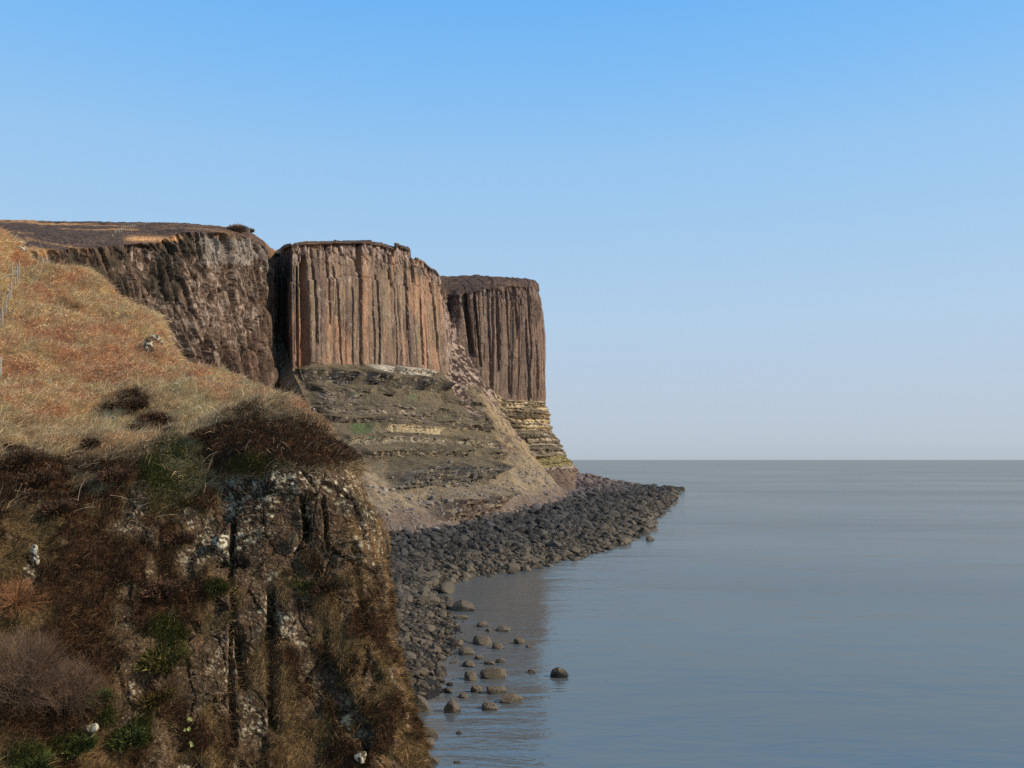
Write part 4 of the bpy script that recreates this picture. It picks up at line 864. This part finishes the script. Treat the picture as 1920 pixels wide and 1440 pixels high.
plants = [
 (245, 764, 25, 22, HE, 'heather_bush', 'dark heather bush alone in the tan grass, just below the bracken'),
 (212, 765, 18, 16, HE, 'heather_bush', 'small dark heather bush left of the one alone in the tan grass'),
 (290, 790, 24, 24, HR, 'heather_bush', 'reddish heather bush down and right of the dark one in tan grass'),
 (325, 812, 16, 14, HE, 'heather_bush', 'low heather tuft between the reddish bush and the big heather brow'),
 (255, 812, 14, 22, HE, 'heather_bush', 'narrow upright heather above the green patch'),
 (388, 820, 26, 24, HE, 'heather_bush', 'rounded heather bush at the left end of the big heather brow'),
 (40, 868, 34, 30, HE, 'heather_bush', 'blackish heather bush near the left edge where tan grass ends'),
 (168, 838, 15, 22, HE, 'heather_bush', 'thin dark heather tuft below the tan grass, under the crossing dead stems'),
 (72, 905, 30, 30, HE, 'heather_bush', 'dark heather bush below the blackish one at the left edge'),
 (215, 900, 24, 28, HR, 'heather_bush', 'purplish brown heather left of the green patch'),
 (108, 960, 26, 26, HE, 'heather_bush', 'dark round heather above the tall white lichen streak'),
 (330, 1015, 26, 26, HR, 'heather_bush', 'grey-brown heather between two lichen covered rocks'),
 (610, 1110, 22, 34, HE, 'heather_bush', 'dark heather hanging on the rock face right of the crack'),
 (655, 1080, 14, 18, HE, 'heather_bush', 'small heather tuft high on the ochre edge of the rock face'),
 (300, 1110, 34, 30, HR, 'heather_bush', 'wide low heather above the yellow-green cushion'),
 (305, 1245, 46, 48, [rgb(84, 80, 38), rgb(68, 66, 30), rgb(98, 84, 48)], 'cushion_plant', 'largest yellow-green cushion plant in the middle of the heathery cliff'),
 (290, 1310, 30, 26, [rgb(88, 74, 34), rgb(78, 60, 32)], 'cushion_plant', 'brownish green cushion plant under the largest one'),
 (240, 1390, 30, 34, GR, 'cushion_plant', 'green cushion plant near the bottom left of the largest one'),
 (140, 1400, 34, 24, GR, 'cushion_plant', 'bright green bush beside a white stone near the bottom'),
 (60, 1440, 32, 28, GR, 'cushion_plant', 'dark green bush at the bottom left corner'),
 (183, 1310, 18, 16, GR, 'cushion_plant', 'small green bush at the right end of the grey leafless shrub'),
 (408, 1105, 13, 16, GR, 'cushion_plant', 'little bright green plant in the notch beside the rock face'),
 (568, 1100, 14, 10, GR, 'cushion_plant', 'little green plant on the ledge of the rock face'),
]
for i, (qx, qy, rw, hh, cols, nm, lab) in enumerate(plants):
    p, n_ = sF(qx, qy); k = p[1]/F
    shrub(nm, p, np.array((0.05, -0.35, 1.0)), rw*k*1.25, hh*k*0.62, 200, 0.005, cols[0]*0.8, lab, 'heather' if nm[0] == 'h' else 'cushion plant', 700+i, None, 3, 3800, cols, 0.055)
for (qx, qy, rw, hh, n, lab) in ((30, 1320, 85, 150, 300, 'large grey leafless shrub with fanning twigs at the lower left edge'), (120, 1335, 60, 110, 180, 'grey leafless shrub leaning right in front of the largest one'), (30, 1130, 60, 34, 260, 'low tangle of orange-brown twigs at the left edge'), (310, 1300, 40, 34, 120, 'thin silvery twigs below the yellow-green cushion plant')):
    p, n_ = sF(qx, qy); k = p[1]/F
    shrub('leafless_shrub', p, np.array((0.45, -0.45, 1.0)), rw*k, hh*k, n, 0.0045, rgb(112, 90, 72) if qx != 30 or qy != 1130 else rgb(150, 105, 72), lab, 'shrub', 800+qx, None, 9, 0, GY, 0.04)
p = sH(447, 434); k = p[1]/F
shrub('skyline_bush', p, np.array((0, 0, 1.0)), 19*k, 8*k, 900, 0.03, rgb(150, 132, 116), 'rounded grey bush on the skyline of the left cliff top', 'bush', 901, None, 4, 7000, [rgb(168, 150, 134), rgb(146, 130, 116)], 0.3)
p = sH(474, 434); k = p[1]/F
shrub('skyline_bush', p, np.array((0, 0, 1.0)), 4*k, 6*k, 90, 0.03, rgb(96, 80, 68), 'tiny lone bush where the left cliff top drops to the saddle', 'bush', 902, None, 3, 600, [rgb(90, 82, 72)], 0.25)
# pale dead stems lying in the grass
g = np.random.default_rng(77); ns_ = 170; Vs = []; cs_ = []
for i in range(ns_):
    qx, qy = g.uniform(0, 520), g.uniform(520, 980)
    if qy < 450+0.55*qx: continue
    p, n_ = sF(qx, qy); d = nrm(np.array((g.normal(0.6, 0.5), g.normal(0, 0.3), g.normal(0.35, 0.4)))); L_ = g.uniform(0.3, 0.9); w_ = g.uniform(0.004, 0.008)
    a = p+n_*0.12; b = a+d*L_*0.55; c_ = b+nrm(d+np.array((0.2*g.normal(), 0, -0.3)))*L_*0.45; s_ = nrm(np.cross(d, (0, 1, 0)))*w_; u_ = np.array((0, -w_, 0))
    for A, B in ((a, b), (b, c_)): Vs.append([A-s_, A+s_, A+u_, B-s_*0.8, B+s_*0.8, B+u_*0.8])
V = np.array(Vs).reshape(-1, 3); k = np.arange(len(Vs))*6
Fc = np.concatenate([np.stack([k+i, k+(i+1) % 3, k+3+(i+1) % 3, k+3+i], -1) for i in range(3)])
o = link('dead_stems', mesh_np('dead_stems', V, Fc, M_blade, np.ones((len(V), 3))*rgb(205, 175, 140))); tag(o, 'pale dead stems lying scattered over the bracken and grass', 'dead stems', kind='stuff')
# fences
def post_mesh(r, h, seed, lean=0):
    g = np.random.default_rng(seed); bm = bmesh.new(); m = 8; rings = []
    for j, t in enumerate((-0.25, 0.0, 0.35, 0.7, 0.97, 1.0)):
        rr = r*(1.05-0.12*t)*(0.78 if t == 1.0 else 1); cx = lean*t*h
        rings.append([bm.verts.new((cx+rr*math.cos(a)*(1+0.08*g.normal()), rr*math.sin(a), t*h+0.012*g.normal()*(t > 0.9))) for a in [2*math.pi*q/m for q in range(m)]])
    for A, B in zip(rings, rings[1:]):
        for q in range(m): bm.faces.new((A[q], A[(q+1) % m], B[(q+1) % m], B[q]))
    bm.faces.new(rings[-1]); me = bpy.data.meshes.new('post'); bm.to_mesh(me); bm.free(); me.materials.append(M_wood); return me
def bar_mesh(name, a, b, r, mat, m=6):
    a, b = Vector(a), Vector(b); d = (b-a).normalized(); s = d.cross(Vector((0.1, 0.3, 1))).normalized(); t = d.cross(s); bm = bmesh.new(); R_ = []
    for P_ in (a, (a+b)/2-Vector((0, 0, r*0.5)), b): R_.append([bm.verts.new(P_+(s*math.cos(2*math.pi*q/m)+t*math.sin(2*math.pi*q/m))*r) for q in range(m)])
    for A, B in zip(R_, R_[1:]):
        for q in range(m): bm.faces.new((A[q], A[(q+1) % m], B[(q+1) % m], B[q]))
    bm.faces.new(R_[0][::-1]); bm.faces.new(R_[-1]); me = bpy.data.meshes.new(name); bm.to_mesh(me); bm.free(); me.materials.append(mat); return me
def fence(label, group, spec, surf_f, r, wires, wr):
    pts = [surf_f(qx, qb) for qx, qb, qt in spec]; root = bpy.data.objects.new('wire_fence', None); C.objects.link(root); root.location = pts[0]; tag(root, label, 'fence', group)
    tops = []
    for i, ((qx, qb, qt), p) in enumerate(zip(spec, pts)):
        h = (qb-qt)*p[1]/F; o = link('post', post_mesh(r, h, i, 0.03*math.sin(i*2.3)), root); o.location = p-pts[0]; tops.append(h)
    for i in range(len(pts)-1):
        for t in wires:
            a = pts[i]-pts[0]+np.array((0, 0, tops[i]*t)); b = pts[i+1]-pts[0]+np.array((0, 0, tops[i+1]*t)); link('wire', bar_mesh('wire', a, b, wr, M_wire, 4), root)
    return root, pts, tops
sF1 = lambda a, b: sF(a, b)[0]
f1r, fp_, tp_ = fence('weathered wooden post and wire fence climbing the bracken slope at the left edge', None,
    [(-14, 668, 618), (-3, 636, 600), (5, 612, 577), (10.7, 589, 561), (16.7, 568, 545), (22, 558, 530), (28, 541, 519), (32.5, 539, 497), (37, 529, 490)], sF1, 0.05, (0.35, 0.65, 0.92), 0.004)
p2 = sF1(21, 524); o = link('post', post_mesh(0.05, 32*p2[1]/F, 50), f1r); o.location = p2-fp_[0]
a = fp_[7]+np.array((0, 0, tp_[7]*0.72)); b = np.array(pw(-30, 533, fp_[7][1]-1.5)); link('rail', bar_mesh('rail', a-fp_[0], b-fp_[0], 0.045, M_wood), f1r)
p = sF1(62, 537); st_ = link('stake', post_mesh(0.03, 36*p[1]/F, 60, 0.5)); st_.location = p; tag(st_, 'thin grey stake leaning right in the bracken beside the fence', 'stake')
p = sF1(1, 712); st_ = link('fence_post', post_mesh(0.085, 42*p[1]/F, 61)); st_.location = p; tag(st_, 'thick grey post cut by the left edge, nearest of all the posts', 'post')
far = [(211, 443, 439), (217.5, 438, 431.5), (223, 436, 430), (227, 434, 428), (231, 432, 426.5), (235, 430, 425), (239.5, 428.5, 423.5), (244, 427, 422), (248, 425.5, 420.5), (252.6, 424.5, 420), (257, 423.5, 419), (261, 422.5, 418.3), (265, 422, 418), (269.6, 421.5, 417.8), (273.8, 421, 417.5), (279, 420.5, 417)]
fence('distant fence of small pale posts crossing the heather moor', None, far, lambda a, b: sH(a, b), 0.13, (0.9,), 0.012)
# stones one can single out on the near cliff
M_lich = M_fore
def lichen_rock(qx, qy, wd_, ht_, label, seed, lc=0.5, tilt=0.0, dz=0.0):
    p, n_ = sF(qx, qy); k = p[1]/F; V, Fc = rock_mesh(seed, 5, 12, 0.8, 0.06)
    V = V*np.array((wd_/2*k, wd_/2*k*0.8, ht_/2*k))/np.array((1, 0.8, np.abs(V[:, 2]).max()))
    c, s_ = math.cos(tilt), math.sin(tilt); V = np.stack([V[:, 0]*c-V[:, 2]*s_, V[:, 1], V[:, 0]*s_+V[:, 2]*c], 1)
    X_, Y_, Z_ = V.T; l1 = fbm(X_/0.13+seed, Y_/0.13, Z_/0.13, 4, seed); l2 = fbm(X_/0.4, Y_/0.4+seed, Z_/0.4, 3, seed+1)
    cc = mixc(rgb(96, 80, 58)*np.ones(3), rgb(70, 56, 42)*np.ones(3), l2); cc = mixc(cc, rgb(186, 176, 150)*np.ones(3), ss(0.62-0.2*lc, 0.66-0.2*lc, l1))
    o = link('rock', mesh_np('rock', V, Fc, M_lich, cc)); o.location = p+n_*(0.1+dz)+np.array((0, 0, ht_*0.3*k)); tag(o, label, 'rock'); return o
lichen_rock(290, 645, 32, 22, 'pale lichened ledge stone jutting from the edge of the bracken slope', 31, 0.7, -0.3)
lichen_rock(279, 662, 22, 34, 'greenish lichened block under the jutting ledge stone', 32, 0.35, 0.3)
lichen_rock(300, 668, 16, 14, 'small brown stone at the foot of the greenish block', 33, 0.3)
lichen_rock(40, 474, 24, 12, 'whitish flat stone at the top left behind the bracken crest', 34, 0.8)
lichen_rock(414, 1034, 38, 34, 'round white-topped boulder wedged beside the crack of the near cliff', 35, 0.75, 0, 0.25)
lichen_rock(551, 1030, 20, 38, 'small stack of pale-capped stones below the central crack', 36, 0.4, 0, 0.1)
lichen_rock(166, 1378, 15, 20, 'small white stone near the bottom between green bushes', 37, 0.95, 0, 0.15)
lichen_rock(62, 1060, 18, 46, 'tall white lichened stone among the heather at left', 38, 0.95, 0.1, 0.1)
lichen_rock(675, 1425, 30, 24, 'pale stone at the bottom edge of the near cliff', 39, 0.8, 0, 0.1)
# primroses
M_petal = m_flat('petals', (0.75, 0.72, 0.22), 0.6)
for i, (qx, qy) in enumerate(((352, 1350), (349, 1369), (354, 1398))):
    p, n_ = sF(qx, qy); root = bpy.data.objects.new('primrose', None); C.objects.link(root); root.location = p+n_*0.22
    tag(root, ['topmost of three small pale yellow flowers on the lower near cliff', 'middle one of three small pale yellow flowers on the lower near cliff', 'lowest of three small pale yellow flowers, with green leaves'][i], 'flower', 'pale yellow flowers')
    g = np.random.default_rng(i); V = []
    for q in range(4):
        c0 = g.normal(0, 0.035, 3)
        for a in range(5):
            t = a*1.257+g.random(); V += [c0, c0+np.array((math.cos(t)*0.055, -0.02, math.sin(t)*0.055)), c0+np.array((math.cos(t+0.9)*0.055, -0.02, math.sin(t+0.9)*0.055))]
    link('petals', mesh_np('petals', np.array(V), np.arange(len(V)).reshape(-1, 3), M_petal), root)
    V = []
    for q in range(9):
        t = q*0.7; d = np.array((math.cos(t)*0.07, 0.03, math.sin(t)*0.06-0.05)); s_ = np.array((-d[2], 0, d[0]))*0.25; V += [np.zeros(3), d*0.6+s_, d, d*0.6-s_]
    link('leaves', mesh_np('leaves', np.array(V), np.arange(len(V)).reshape(-1, 4), M_blade, np.ones((len(V), 3))*rgb(84, 108, 40)), root)
# a small dark bird with a white patch, flying past the brow
bm = bmesh.new(); bmesh.ops.create_uvsphere(bm, u_segments=16, v_segments=10, radius=1.0)
for v in bm.verts:
    xx, yy, zz = v.co; t = xx; rr = 0.20*(1-0.55*max(t, 0)**2)*(1-0.75*max(-t, 0)**1.5); v.co = (xx*0.5, yy*rr, zz*rr+0.03*xx)
me = bpy.data.meshes.new('body'); bm.to_mesh(me); bm.free(); M_bird = m_flat('dark_feathers', (0.02, 0.024, 0.03)); me.materials.append(M_bird)
bp_ = np.array(pw(586, 768, 50)); root = bpy.data.objects.new('bird', None); C.objects.link(root); root.location = bp_; root.scale = (0.36,)*3; root.rotation_euler = (0, 0, 0.2); tag(root, 'small dark bird with a white patch flying just above the heather brow', 'bird')
link('body', me, root)
WV = []
for s_ in (-1, 1):
    WV.append(np.array([(0.22, 0.05*s_, 0.05), (0.05, 0.45*s_, 0.22), (-0.25, 0.95*s_, 0.10), (-0.22, 0.5*s_, 0.12), (-0.15, 0.08*s_, 0.04)]))
for wv in WV:
    up_ = wv+np.array((0, 0, 0.025)); V = np.concatenate([wv, up_]); bm = bmesh.new(); vv = [bm.verts.new(v) for v in V]
    bm.faces.new(vv[:5]); bm.faces.new(vv[5:][::-1])
    for q in range(5): bm.faces.new((vv[q], vv[(q+1) % 5], vv[5+(q+1) % 5], vv[5+q]))
    bmesh.ops.recalc_face_normals(bm, faces=bm.faces); me = bpy.data.meshes.new('wing'); bm.to_mesh(me); bm.free(); me.materials.append(M_bird); link('wing', me, root)
bm = bmesh.new(); bmesh.ops.create_icosphere(bm, subdivisions=2, radius=0.13); me = bpy.data.meshes.new('rump_patch'); bm.to_mesh(me); bm.free(); me.materials.append(m_flat('white_feathers', (0.75, 0.75, 0.72))); o = link('rump_patch', me, root); o.location = (0.22, -0.10, 0.07)
